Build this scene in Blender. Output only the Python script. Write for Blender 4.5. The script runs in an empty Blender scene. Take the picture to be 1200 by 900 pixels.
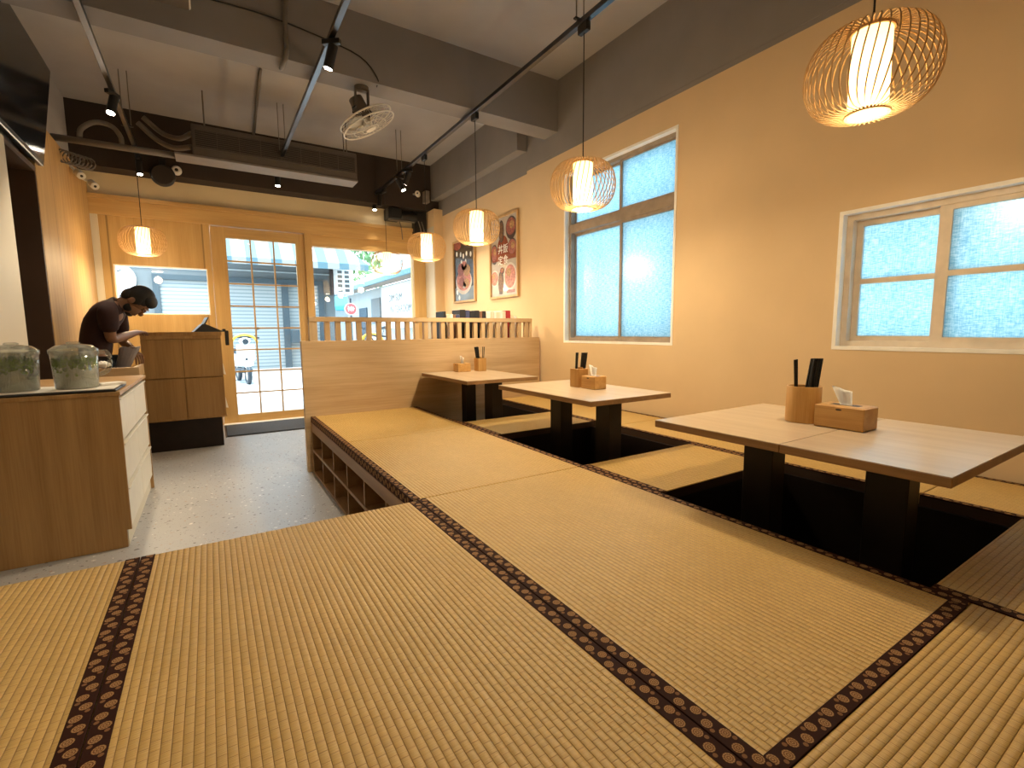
import bpy, bmesh, math, random
from mathutils import Vector, Matrix, Euler
random.seed(7)
PI = math.pi
S = bpy.context.scene
COL = S.collection

# ------------------------------------------------------------------ camera
cam = bpy.data.cameras.new('camera'); camo = bpy.data.objects.new('camera', cam); COL.objects.link(camo)
F = 559.99
cam.sensor_width = 36; cam.lens = 36 * F / 1200; cam.clip_start = .02; cam.clip_end = 200
rx = Vector((0.84583858, -0.53337919, -0.00798301)); dn = Vector((-0.06584703, -0.08954684, -0.99380357)); fw = Vector((0.52935929, 0.84112306, -0.11086361))
m = Matrix.Identity(4)
for i in range(3):
    m[i][0] = rx[i]; m[i][1] = -dn[i]; m[i][2] = -fw[i]
m[2][3] = 1.1746
camo.matrix_world = m
S.camera = camo
CAM = Vector((0, 0, 1.1746))

# ------------------------------------------------------------------ materials
MAT = {}
def newmat(name):
    mt = bpy.data.materials.new(name); mt.use_nodes = True
    nt = mt.node_tree; b = nt.nodes['Principled BSDF']
    return mt, nt, b
def nd(nt, t, **kw):
    n = nt.nodes.new(t)
    for k, v in kw.items(): setattr(n, k, v)
    return n
def mth(nt, op, a, b=None, c=None):
    n = nt.nodes.new('ShaderNodeMath'); n.operation = op
    for i, v in enumerate((a, b, c)):
        if v is None: continue
        if isinstance(v, (int, float)): n.inputs[i].default_value = v
        else: nt.links.new(v, n.inputs[i])
    return n.outputs[0]
def mix(nt, fac, a, b):
    n = nt.nodes.new('ShaderNodeMix'); n.data_type = 'RGBA'
    for idx, v in ((0, fac), (6, a), (7, b)):
        if isinstance(v, (int, float)): n.inputs[idx].default_value = v
        elif isinstance(v, tuple): n.inputs[idx].default_value = (*v, 1)
        else: nt.links.new(v, n.inputs[idx])
    return n.outputs[2]
def coords(nt, kind='Object', scale=(1, 1, 1), rot=(0, 0, 0)):
    t = nd(nt, 'ShaderNodeTexCoord'); mp = nd(nt, 'ShaderNodeMapping')
    mp.inputs['Scale'].default_value = scale; mp.inputs['Rotation'].default_value = rot
    nt.links.new(t.outputs[kind], mp.inputs['Vector']); return mp.outputs['Vector']
def noise(nt, vec, scale, detail=3, rough=.5):
    n = nd(nt, 'ShaderNodeTexNoise'); n.inputs['Scale'].default_value = scale
    n.inputs['Detail'].default_value = detail; n.inputs['Roughness'].default_value = rough
    if vec is not None: nt.links.new(vec, n.inputs['Vector'])
    return n.outputs['Fac']
def ramp(nt, fac, stops):
    r = nd(nt, 'ShaderNodeValToRGB'); nt.links.new(fac, r.inputs['Fac'])
    el = r.color_ramp.elements
    while len(el) < len(stops): el.new(.5)
    for e, (p, c) in zip(el, stops):
        e.position = p; e.color = (*c, 1) if len(c) == 3 else c
    return r.outputs['Color']
def bump(nt, b, h, strength=.3, dist=.01):
    n = nd(nt, 'ShaderNodeBump'); n.inputs['Strength'].default_value = strength; n.inputs['Distance'].default_value = dist
    nt.links.new(h, n.inputs['Height']); nt.links.new(n.outputs['Normal'], b.inputs['Normal'])
def plain(name, col, rough=.5, metal=0, spec=.5, var=.06, vs=14, bmp=0, coat=0):
    mt, nt, b = newmat(name)
    v = coords(nt)
    n = noise(nt, v, vs, 4)
    lo = tuple(c * (1 - var) for c in col); hi = tuple(min(1, c * (1 + var)) for c in col)
    nt.links.new(ramp(nt, n, [(.3, lo), (.7, hi)]), b.inputs['Base Color'])
    b.inputs['Roughness'].default_value = rough; b.inputs['Metallic'].default_value = metal
    b.inputs['Specular IOR Level'].default_value = spec
    b.inputs['Coat Weight'].default_value = coat
    if bmp: bump(nt, b, noise(nt, v, 120, 5), bmp, .004)
    MAT[name] = mt; return mt
def wood(name, lo, hi, axis='z', rough=.42, fine=1.0, boards=0, board_axis='x', spec=.4):
    mt, nt, b = newmat(name)
    sc = {'x': (.6, 9, 9), 'y': (9, .6, 9), 'z': (9, 9, .6)}[axis]
    oi = nd(nt, 'ShaderNodeObjectInfo')
    t = nd(nt, 'ShaderNodeTexCoord'); ad = nd(nt, 'ShaderNodeVectorMath'); ad.operation = 'ADD'
    sh = nd(nt, 'ShaderNodeVectorMath'); sh.operation = 'SCALE'; sh.inputs[0].default_value = (3.1, 5.7, 4.3)
    nt.links.new(oi.outputs['Random'], sh.inputs['Scale'])
    nt.links.new(t.outputs['Object'], ad.inputs[0]); nt.links.new(sh.outputs[0], ad.inputs[1])
    vec0 = ad.outputs[0]
    mp = nd(nt, 'ShaderNodeMapping'); mp.inputs['Scale'].default_value = tuple(s * fine for s in sc); nt.links.new(vec0, mp.inputs['Vector'])
    n1 = noise(nt, mp.outputs[0], 1.6, 5, .55)
    mp2 = nd(nt, 'ShaderNodeMapping'); mp2.inputs['Scale'].default_value = tuple(s * 7 * fine if s > 1 else s * 2.5 * fine for s in sc); nt.links.new(vec0, mp2.inputs['Vector'])
    n2 = noise(nt, mp2.outputs[0], 2.2, 3, .6)
    f = mth(nt, 'ADD', mth(nt, 'MULTIPLY', n1, .65), mth(nt, 'MULTIPLY', n2, .35))
    mid = tuple((a + c) / 2 for a, c in zip(lo, hi))
    col = ramp(nt, f, [(.36, lo), (.5, mid), (.64, hi)])
    if boards:
        sx = nd(nt, 'ShaderNodeSeparateXYZ'); nt.links.new(t.outputs['Object'], sx.inputs[0])
        u = mth(nt, 'DIVIDE', sx.outputs['XYZ'.index(board_axis.upper())], boards)
        w = nd(nt, 'ShaderNodeTexWhiteNoise'); w.noise_dimensions = '1D'; nt.links.new(mth(nt, 'FLOOR', u), w.inputs['W'])
        k = mth(nt, 'ADD', mth(nt, 'MULTIPLY', w.outputs['Value'], .22), .86)
        line = mth(nt, 'LESS_THAN', mth(nt, 'FRACT', u), .02)
        k = mth(nt, 'MULTIPLY', k, mth(nt, 'SUBTRACT', 1.0, mth(nt, 'MULTIPLY', line, .45)))
        hs = nd(nt, 'ShaderNodeHueSaturation'); nt.links.new(col, hs.inputs['Color']); nt.links.new(k, hs.inputs['Value']); col = hs.outputs['Color']
    nt.links.new(col, b.inputs['Base Color'])
    b.inputs['Roughness'].default_value = rough; b.inputs['Specular IOR Level'].default_value = spec
    bump(nt, b, n2, .08, .003)
    MAT[name] = mt; return mt
def emit(name, col, strength):
    mt = bpy.data.materials.new(name); mt.use_nodes = True; nt = mt.node_tree; nt.nodes.clear()
    e = nd(nt, 'ShaderNodeEmission'); e.inputs['Color'].default_value = (*col, 1); e.inputs['Strength'].default_value = strength
    o = nd(nt, 'ShaderNodeOutputMaterial'); nt.links.new(e.outputs[0], o.inputs['Surface'])
    MAT[name] = mt; return mt
def thin_glass(name, tint=(1, 1, 1), refl=.08, rough=0.0, cloudy=0):
    mt = bpy.data.materials.new(name); mt.use_nodes = True; nt = mt.node_tree; nt.nodes.clear()
    t = nd(nt, 'ShaderNodeBsdfTransparent'); t.inputs['Color'].default_value = (*tint, 1)
    g = nd(nt, 'ShaderNodeBsdfGlossy'); g.inputs['Roughness'].default_value = rough
    fr = nd(nt, 'ShaderNodeLayerWeight'); fr.inputs['Blend'].default_value = .25
    f = mth(nt, 'ADD', mth(nt, 'MULTIPLY', fr.outputs['Fresnel'], .6), refl * .3)
    mx = nd(nt, 'ShaderNodeMixShader'); nt.links.new(f, mx.inputs[0]); nt.links.new(t.outputs[0], mx.inputs[1]); nt.links.new(g.outputs[0], mx.inputs[2])
    o = nd(nt, 'ShaderNodeOutputMaterial'); nt.links.new(mx.outputs[0], o.inputs['Surface'])
    if cloudy:
        df = nd(nt, 'ShaderNodeBsdfDiffuse'); df.inputs['Color'].default_value = (.85, .86, .83, 1)
        m2 = nd(nt, 'ShaderNodeMixShader'); m2.inputs[0].default_value = cloudy; nt.links.new(mx.outputs[0], m2.inputs[1]); nt.links.new(df.outputs[0], m2.inputs[2]); nt.links.new(m2.outputs[0], o.inputs['Surface'])
    MAT[name] = mt; return mt

# interior paints
plain('wall_paint', (.64, .475, .285), .85, var=.035, vs=3, bmp=.06)
plain('cream_paint', (.66, .56, .37), .8, var=.04, vs=3)
plain('pale_panel', (.55, .51, .41), .6, var=.03, vs=2)
plain('grey_ceiling', (.37, .362, .37), .9, var=.07, vs=2.2, bmp=.08)
plain('grey_beam', (.225, .21, .205), .9, var=.07, vs=2.5, bmp=.08)
plain('dark_brown', (.034, .022, .016), .9, var=.1, vs=3)
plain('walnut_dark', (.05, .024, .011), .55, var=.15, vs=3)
wood('oak_panel', (.40, .235, .08), (.52, .325, .125), 'z', rough=.6, boards=.62, board_axis='y')
wood('oak_front', (.46, .285, .105), (.58, .38, .155), 'z', boards=.9, board_axis='x')
wood('oak_trim', (.46, .285, .105), (.58, .38, .155), 'x')
wood('oak_upright', (.46, .285, .105), (.58, .38, .155), 'z')
wood('oak_cabinet', (.29, .16, .058), (.42, .25, .098), 'z')
wood('pale_oak_x', (.47, .315, .165), (.63, .455, .265), 'x')
wood('pale_oak_z', (.47, .315, .165), (.62, .45, .26), 'z')
wood('table_top', (.50, .385, .265), (.60, .48, .345), 'y', rough=.3, fine=1.4, spec=.5)
MAT['table_top'].node_tree.nodes['Principled BSDF'].inputs['Coat Weight'].default_value = .5
MAT['table_top'].node_tree.nodes['Principled BSDF'].inputs['Coat Roughness'].default_value = .22
wood('table_edge', (.23, .125, .05), (.34, .195, .085), 'y', rough=.4)
wood('bamboo', (.47, .235, .06), (.62, .36, .12), 'z', fine=2.2)
wood('bamboo_flat', (.49, .255, .07), (.64, .38, .135), 'y', fine=2.2)
wood('bamboo_strip', (.55, .35, .15), (.67, .46, .23), 'z', rough=.5, fine=3)
wood('shelf_wood', (.22, .11, .042), (.30, .165, .068), 'y')
wood('frame_wood', (.42, .25, .1), (.55, .36, .17), 'z')
plain('drawer_face', (.60, .56, .46), .45, var=.03)
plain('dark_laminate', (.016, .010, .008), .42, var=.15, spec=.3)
plain('black_metal', (.012, .011, .011), .4, spec=.4)
plain('black_plastic', (.012, .012, .013), .35)
plain('rail_black', (.10, .10, .105), .28, metal=1)
plain('white_plastic', (.72, .70, .65), .35)
plain('cable_grey', (.16, .14, .12), .6)
plain('aluminium', (.47, .41, .34), .45, metal=.55)
plain('painted_frame', (.68, .58, .46), .5, var=.08)
plain('dusty_frame', (.30, .235, .18), .55, var=.15)
plain('white_reveal', (.85, .83, .78), .6)
plain('paper', (.85, .83, .78), .8, var=.02)
plain('napkin', (.74, .70, .62), .8)
plain('mint_leaf', (.13, .20, .02), .5, var=.5, vs=40)
plain('lime_slice', (.36, .42, .09), .5, var=.3, vs=40)
plain('maroon_shirt', (.020, .003, .0035), .85, var=.15, vs=30)
plain('trousers', (.012, .012, .016), .85)
plain('hair_black', (.006, .005, .005), .6)
plain('skin', (.21, .105, .058), .55, var=.06)
plain('shoe', (.02, .02, .02), .5)
plain('bag_paper', (.50, .46, .47), .7, var=.05)
plain('fan_white', (.66, .63, .57), .4)
plain('ac_grey', (.105, .085, .07), .6)
plain('ac_pale', (.20, .175, .15), .55)
plain('ac_dark', (.03, .022, .017), .6)
plain('door_mat', (.04, .04, .042), .95, var=.2, vs=60, bmp=.3)
plain('red_book', (.36, .02, .02), .5); plain('black_book', (.015, .014, .016), .5); plain('cream_book', (.66, .58, .45), .6)
plain('white_book', (.75, .72, .66), .6); plain('navy_book', (.04, .05, .12), .5); plain('brown_book', (.2, .1, .06), .6)
# outdoors
plain('asphalt', (.40, .41, .41), .9, var=.05)
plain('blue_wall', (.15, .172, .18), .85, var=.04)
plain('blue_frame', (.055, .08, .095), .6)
plain('white_wall', (.36, .40, .41), .85)
plain('teal_roof', (.11, .22, .25), .6)
plain('eave_soffit', (.30, .24, .20), .8)
plain('cyan_canvas', (.05, .42, .6), .6)
plain('dark_opening', (.03, .06, .09), .7)
plain('sign_red', (.55, .09, .10), .5)
plain('sign_white', (.8, .8, .78), .5)
plain('scooter_white', (.72, .73, .72), .3); plain('scooter_dark', (.02, .035, .05), .4); plain('scooter_yellow', (.7, .45, .05), .4)
plain('leaf_green', (.12, .25, .10), .7, var=.4, vs=3); plain('bark', (.16, .12, .09), .9)

def terrazzo():
    mt, nt, b = newmat('terrazzo'); v = coords(nt)
    base = (.31, .305, .30)
    col = None
    def chips(scale, thr, seed):
        vo = nd(nt, 'ShaderNodeTexVoronoi'); vo.inputs['Scale'].default_value = scale
        mp = nd(nt, 'ShaderNodeMapping'); mp.inputs['Location'].default_value = (seed, seed * 1.7, 0); nt.links.new(v, mp.inputs['Vector'])
        nz = nd(nt, 'ShaderNodeTexNoise'); nz.inputs['Scale'].default_value = scale * 1.1; nt.links.new(mp.outputs[0], nz.inputs['Vector'])
        va = nd(nt, 'ShaderNodeVectorMath'); va.operation = 'MULTIPLY_ADD'; va.inputs[1].default_value = (.03, .03, .03)
        nt.links.new(nz.outputs['Color'], va.inputs[0]); nt.links.new(mp.outputs[0], va.inputs[2]); nt.links.new(va.outputs[0], vo.inputs['Vector'])
        sel = nd(nt, 'ShaderNodeSeparateColor'); nt.links.new(vo.outputs['Color'], sel.inputs[0])
        return mth(nt, 'LESS_THAN', vo.outputs['Distance'], mth(nt, 'MULTIPLY', thr, mth(nt, 'ADD', .25, sel.outputs[0]))), sel.outputs[1]
    col = mix(nt, noise(nt, v, 5), base, (.355, .345, .335))
    m1, r1 = chips(34, .24, 3.1)
    c1 = mix(nt, mth(nt, 'GREATER_THAN', r1, .55), (.10, .08, .07), (.33, .22, .15))
    c1 = mix(nt, mth(nt, 'GREATER_THAN', r1, .8), c1, (.6, .57, .52))
    col = mix(nt, m1, col, c1)
    m2, r2 = chips(75, .22, 9.3)
    col = mix(nt, m2, col, mix(nt, r2, (.07, .06, .06), (.4, .36, .32)))
    nt.links.new(col, b.inputs['Base Color']); b.inputs['Roughness'].default_value = .38
    MAT['terrazzo'] = mt
terrazzo()
def tatami():
    mt, nt, b = newmat('tatami')
    t = nd(nt, 'ShaderNodeTexCoord'); sx = nd(nt, 'ShaderNodeSeparateXYZ'); nt.links.new(t.outputs['UV'], sx.inputs[0])
    u, v = sx.outputs[0], sx.outputs[1]          # u across the ribs, v along them
    cb = nd(nt, 'ShaderNodeCombineXYZ'); nt.links.new(v, cb.inputs[0]); nt.links.new(u, cb.inputs[1])
    br = nd(nt, 'ShaderNodeTexBrick'); nt.links.new(cb.outputs[0], br.inputs['Vector'])
    br.inputs['Scale'].default_value = 1; br.inputs['Brick Width'].default_value = .024; br.inputs['Row Height'].default_value = .016
    br.inputs['Mortar Size'].default_value = .0009; br.inputs['Mortar Smooth'].default_value = .8; br.inputs['Bias'].default_value = -.1
    br.inputs['Color1'].default_value = (.55, .355, .11, 1); br.inputs['Color2'].default_value = (.51, .325, .095, 1); br.inputs['Mortar'].default_value = (.34, .185, .045, 1)
    cu = nd(nt, 'ShaderNodeCombineXYZ'); nt.links.new(mth(nt, 'MULTIPLY', u, 12), cu.inputs[0]); nt.links.new(mth(nt, 'MULTIPLY', v, 420), cu.inputs[1])
    strand = noise(nt, cu.outputs[0], 1, 2)
    cl = nd(nt, 'ShaderNodeCombineXYZ'); nt.links.new(u, cl.inputs[0]); nt.links.new(v, cl.inputs[1])
    big = noise(nt, cl.outputs[0], 4, 3)
    k = mth(nt, 'ADD', mth(nt, 'MULTIPLY', strand, .40), mth(nt, 'ADD', .69, mth(nt, 'MULTIPLY', big, .2)))
    hs = nd(nt, 'ShaderNodeHueSaturation'); nt.links.new(br.outputs['Color'], hs.inputs['Color']); nt.links.new(k, hs.inputs['Value'])
    nt.links.new(hs.outputs['Color'], b.inputs['Base Color'])
    rib = mth(nt, 'POWER', mth(nt, 'ABSOLUTE', mth(nt, 'SINE', mth(nt, 'MULTIPLY', u, PI / .016))), .6)
    h = mth(nt, 'ADD', mth(nt, 'MULTIPLY', rib, .8), mth(nt, 'ADD', mth(nt, 'MULTIPLY', strand, .3), mth(nt, 'MULTIPLY', br.outputs['Fac'], -.22)))
    bump(nt, b, h, .8, .004)
    b.inputs['Roughness'].default_value = .42; b.inputs['Specular IOR Level'].default_value = .55
    MAT['tatami'] = mt
tatami()
def heri():
    mt, nt, b = newmat('heri_cloth')
    t = nd(nt, 'ShaderNodeTexCoord'); sx = nd(nt, 'ShaderNodeSeparateXYZ'); nt.links.new(t.outputs['UV'], sx.inputs[0])
    u, w = sx.outputs[0], sx.outputs[1]
    P = .030
    def disc(off, side, rad):
        uu = mth(nt, 'ADD', mth(nt, 'DIVIDE', u, P), off)
        cell = mth(nt, 'FLOOR', uu); fu = mth(nt, 'MULTIPLY', mth(nt, 'SUBTRACT', mth(nt, 'FRACT', uu), .5), P)
        sg = mth(nt, 'SUBTRACT', mth(nt, 'MULTIPLY', mth(nt, 'FLOORED_MODULO', cell, 2.0), 2), 1)
        dw = mth(nt, 'SUBTRACT', mth(nt, 'SUBTRACT', w, .0175), mth(nt, 'MULTIPLY', sg, side))
        d = mth(nt, 'SQRT', mth(nt, 'ADD', mth(nt, 'MULTIPLY', fu, fu), mth(nt, 'MULTIPLY', dw, dw)))
        return d, mth(nt, 'LESS_THAN', d, rad), mth(nt, 'ARCTAN2', dw, fu)
    d, big, an = disc(0, .0045, .0100)
    petals = mth(nt, 'GREATER_THAN', mth(nt, 'ADD', mth(nt, 'SINE', mth(nt, 'MULTIPLY', d, 1700)), mth(nt, 'MULTIPLY', mth(nt, 'SINE', mth(nt, 'MULTIPLY', an, 12)), .7)), .1)
    gold = mix(nt, petals, (.15, .065, .026), (.36, .21, .09))
    d2, small, a2 = disc(.5, .0095, .0042)
    col = mix(nt, big, (.028, .0075, .004), gold)
    col = mix(nt, small, col, (.20, .095, .04))
    nt.links.new(col, b.inputs['Base Color']); b.inputs['Roughness'].default_value = .7; b.inputs['Specular IOR Level'].default_value = .1
    MAT['heri_cloth'] = mt
heri()
def frosted():
    # ribbed, frosted glazing: lets diffuse daylight through
    mt = bpy.data.materials.new('frosted_pane'); mt.use_nodes = True; nt = mt.node_tree; nt.nodes.clear()
    v = coords(nt, 'Object', (1, 14, 90))
    n = noise(nt, v, 2.0, 4, .75)
    v2 = coords(nt, 'Object', (1, 110, 12)); n2 = noise(nt, v2, 1.6, 3, .7)
    f = mth(nt, 'ADD', mth(nt, 'MULTIPLY', n, .65), mth(nt, 'MULTIPLY', n2, .35))
    col = ramp(nt, f, [(.42, (.38, .60, .70)), (.50, (.60, .77, .84)), (.585, (.94, .97, .98))])
    tr = nd(nt, 'ShaderNodeBsdfTranslucent'); nt.links.new(col, tr.inputs['Color'])
    tp = nd(nt, 'ShaderNodeBsdfTransparent'); tp.inputs['Color'].default_value = (.62, .80, .88, 1)
    gl = nd(nt, 'ShaderNodeBsdfGlossy'); gl.inputs['Roughness'].default_value = .25; gl.inputs['Color'].default_value = (.9, .9, .9, 1)
    m1 = nd(nt, 'ShaderNodeMixShader'); m1.inputs[0].default_value = .34; nt.links.new(tr.outputs[0], m1.inputs[1]); nt.links.new(tp.outputs[0], m1.inputs[2])
    m2 = nd(nt, 'ShaderNodeMixShader'); m2.inputs[0].default_value = .05; nt.links.new(m1.outputs[0], m2.inputs[1]); nt.links.new(gl.outputs[0], m2.inputs[2])
    o = nd(nt, 'ShaderNodeOutputMaterial'); nt.links.new(m2.outputs[0], o.inputs['Surface'])
    MAT['frosted_pane'] = mt
frosted()
def stripes(name, c1, c2, period, axis, duty=.5, rough=.6, bmp=.4, smooth=False):
    mt, nt, b = newmat(name)
    t = nd(nt, 'ShaderNodeTexCoord'); sx = nd(nt, 'ShaderNodeSeparateXYZ'); nt.links.new(t.outputs['Object'], sx.inputs[0])
    fr = mth(nt, 'FRACT', mth(nt, 'DIVIDE', sx.outputs['XYZ'.index(axis.upper())], period))
    if smooth: f = mth(nt, 'ADD', .5, mth(nt, 'MULTIPLY', mth(nt, 'SINE', mth(nt, 'MULTIPLY', fr, 2 * PI)), .5))
    else: f = mth(nt, 'GREATER_THAN', fr, duty)
    nt.links.new(mix(nt, f, c1, c2), b.inputs['Base Color']); b.inputs['Roughness'].default_value = rough
    MAT[name] = mt
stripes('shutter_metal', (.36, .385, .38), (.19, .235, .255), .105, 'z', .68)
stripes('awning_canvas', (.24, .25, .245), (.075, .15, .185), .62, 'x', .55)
stripes('corrugated', (.80, .88, .92), (.16, .34, .44), .36, 'y', smooth=True)
stripes('plank_sign', (.74, .76, .74), (.66, .70, .69), .25, 'y', .93)
thin_glass('shop_glass', (.97, .985, .98), .06)
thin_glass('clear_plastic', (.93, .945, .93), .3, .06, .045)
def screen():
    mt, nt, b = newmat('tv_screen')
    b.inputs['Base Color'].default_value = (.006, .008, .011, 1); b.inputs['Roughness'].default_value = .12; b.inputs['Specular IOR Level'].default_value = .9
    MAT['tv_screen'] = mt
screen()
def juice():
    mt, nt, b = newmat('lemonade'); v = coords(nt)
    nt.links.new(ramp(nt, noise(nt, v, 12, 3), [(.35, (.50, .56, .40)), (.65, (.66, .70, .56))]), b.inputs['Base Color'])
    b.inputs['Roughness'].default_value = .25; b.inputs['Subsurface Weight'].default_value = .0
    MAT['lemonade'] = mt
juice()
emit('lamp_disc', (1, .80, .52), 5)
emit('spot_lens', (1, .86, .66), 30)
def shade():
    # paper shade: translucent, lit by the bulb inside
    mt = bpy.data.materials.new('lamp_paper'); mt.use_nodes = True; nt = mt.node_tree; nt.nodes.clear()
    t = nd(nt, 'ShaderNodeBsdfTranslucent'); t.inputs['Color'].default_value = (.95, .80, .55, 1)
    d = nd(nt, 'ShaderNodeBsdfDiffuse'); d.inputs['Color'].default_value = (.85, .72, .5, 1)
    m1 = nd(nt, 'ShaderNodeMixShader'); m1.inputs[0].default_value = .35; nt.links.new(t.outputs[0], m1.inputs[1]); nt.links.new(d.outputs[0], m1.inputs[2])
    e = nd(nt, 'ShaderNodeEmission'); e.inputs['Color'].default_value = (1, .66, .28, 1); e.inputs['Strength'].default_value = .8
    a = nd(nt, 'ShaderNodeAddShader'); nt.links.new(m1.outputs[0], a.inputs[0]); nt.links.new(e.outputs[0], a.inputs[1])
    o = nd(nt, 'ShaderNodeOutputMaterial'); nt.links.new(a.outputs[0], o.inputs['Surface'])
    MAT['lamp_paper'] = mt
shade()

# ------------------------------------------------------------------ mesh builder
class MB:
    def __init__(s): s.bm = bmesh.new(); s.uv = None
    def box(s, x0, x1, y0, y1, z0, z1, bev=0, M=None, seg=1):
        r = bmesh.ops.create_cube(s.bm, size=1)
        vs = r['verts']
        for v in vs:
            v.co = Vector(((x0 + x1) / 2 + v.co.x * (x1 - x0), (y0 + y1) / 2 + v.co.y * (y1 - y0), (z0 + z1) / 2 + v.co.z * (z1 - z0)))
        if bev:
            es = list({e for v in vs for e in v.link_edges})
            g = bmesh.ops.bevel(s.bm, geom=es, offset=bev, segments=seg, affect='EDGES', profile=.5)
            vs = list({v for f in g['faces'] for v in f.verts} | {v for v in vs if v.is_valid})
        if M is not None: bmesh.ops.transform(s.bm, matrix=M, verts=[v for v in vs if v.is_valid])
        return s
    def cyl(s, p0, p1, r0, r1=None, seg=16, caps=True):
        p0, p1 = Vector(p0), Vector(p1); r1 = r0 if r1 is None else r1
        d = p1 - p0; q = d.to_track_quat('Z', 'Y').to_matrix().to_4x4(); q.translation = (p0 + p1) / 2
        bmesh.ops.create_cone(s.bm, cap_ends=caps, segments=seg, radius1=r0, radius2=r1, depth=d.length, matrix=q)
        return s
    def sph(s, c, r, sc=(1, 1, 1), seg=16, M=None):
        mt = Matrix.Translation(c) @ (M or Matrix.Identity(4)) @ Matrix.Diagonal((r * sc[0], r * sc[1], r * sc[2], 1))
        bmesh.ops.create_uvsphere(s.bm, u_segments=seg, v_segments=max(6, seg // 2), radius=1, matrix=mt); return s
    def tube(s, pts, r, seg=8, closed=False):
        pts = [Vector(p) for p in pts]; n = len(pts); rings = []
        up = Vector((0, 0, 1))
        for i, p in enumerate(pts):
            a = pts[i - 1] if (i > 0 or closed) else p; b_ = pts[(i + 1) % n] if (i < n - 1 or closed) else p
            t = (b_ - a).normalized()
            x = t.cross(up)
            if x.length < 1e-3: x = t.cross(Vector((1, 0, 0)))
            x.normalize(); y = x.cross(t)
            rr = r(i / max(1, n - 1)) if callable(r) else r
            rings.append([s.bm.verts.new(p + (x * math.cos(2 * PI * k / seg) + y * math.sin(2 * PI * k / seg)) * rr) for k in range(seg)])
        for i in range(n if closed else n - 1):
            A, B = rings[i], rings[(i + 1) % n]
            for k in range(seg): s.bm.faces.new((A[k], A[(k + 1) % seg], B[(k + 1) % seg], B[k]))
        if not closed:
            s.bm.faces.new(rings[0][::-1]); s.bm.faces.new(rings[-1])
        return s
    def lathe(s, prof, seg=32, c=(0, 0, 0), caps=False, sx=1, sy=1):
        rings = [[s.bm.verts.new((c[0] + r * sx * math.cos(2 * PI * k / seg), c[1] + r * sy * math.sin(2 * PI * k / seg), c[2] + z)) for k in range(seg)] for r, z in prof]
        for A, B in zip(rings, rings[1:]):
            for k in range(seg): s.bm.faces.new((A[k], A[(k + 1) % seg], B[(k + 1) % seg], B[k]))
        if caps: s.bm.faces.new(rings[0][::-1]); s.bm.faces.new(rings[-1])
        return s
    def poly(s, pts, thick=None):
        vs = [s.bm.verts.new(p) for p in pts]; f = s.bm.faces.new(vs)
        if thick is not None:
            g = bmesh.ops.extrude_face_region(s.bm, geom=[f])
            bmesh.ops.translate(s.bm, vec=Vector(thick), verts=[v for v in g['geom'] if isinstance(v, bmesh.types.BMVert)])
        return s
    def uvplanar(s, fn):
        l = s.bm.loops.layers.uv.verify()
        for f in s.bm.faces:
            for lp in f.loops: lp[l].uv = fn(lp.vert.co, f.normal)
        return s
    def build(s, name, mat, parent=None, smooth=False, loc=None):
        bmesh.ops.recalc_face_normals(s.bm, faces=s.bm.faces)
        me = bpy.data.meshes.new(name); s.bm.to_mesh(me); s.bm.free()
        me.materials.append(MAT[mat] if isinstance(mat, str) else mat)
        if smooth:
            for p in me.polygons: p.use_smooth = True
        o = bpy.data.objects.new(name, me); COL.objects.link(o)
        if parent: o.parent = parent
        if loc is not None: o.location = loc
        return o
def smooth_by_angle(o, deg=40):
    me = o.data
    for p in me.polygons: p.use_smooth = True
    bm = bmesh.new(); bm.from_mesh(me)
    for e in bm.edges:
        if len(e.link_faces) == 2 and e.calc_face_angle(0) > math.radians(deg): e.smooth = False
    bm.to_mesh(me); bm.free()
def tag(o, label=None, cat=None, group=None, kind=None):
    if label: o['label'] = label
    if cat: o['category'] = cat
    if group: o['group'] = group
    if kind: o['kind'] = kind
    return o
def thing(name, label, cat, loc=(0, 0, 0), rz=0, group=None):
    o = bpy.data.objects.new(name, None); COL.objects.link(o); o.empty_display_size = .05
    o.location = loc; o.rotation_euler = (0, 0, rz); return tag(o, label, cat, group)
def dup(root, loc, rz=None, label=None):
    r = root.copy(); COL.objects.link(r); r.location = loc
    if rz is not None: r.rotation_euler = (0, 0, rz)
    if label: r['label'] = label
    for ch in list(root.children):
        c = ch.copy(); COL.objects.link(c); c.parent = r
        for g in ch.children:
            d = g.copy(); COL.objects.link(d); d.parent = c
    return r
def struct(name, mb, mat, parent=None, label=None, cat=None):
    o = mb.build(name, mat, parent)
    if not parent: tag(o, label, cat, kind='structure')
    return o
def sbox(name, x0, x1, y0, y1, z0, z1, mat, label=None, cat=None, parent=None):
    return struct(name, MB().box(x0, x1, y0, y1, z0, z1), mat, parent, label, cat)
def lamp_data(name, typ, energy, col, **kw):
    l = bpy.data.lights.new(name, typ); l.energy = energy; l.color = col
    for k, v in kw.items(): setattr(l, k, v)
    return l

# ------------------------------------------------------------------ key dimensions (metres, floor at 0)
XW = 3.045; XL = -1.03; YF = 7.11; ZC = 3.6; ZT = .4746; YB = -2.4
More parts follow.
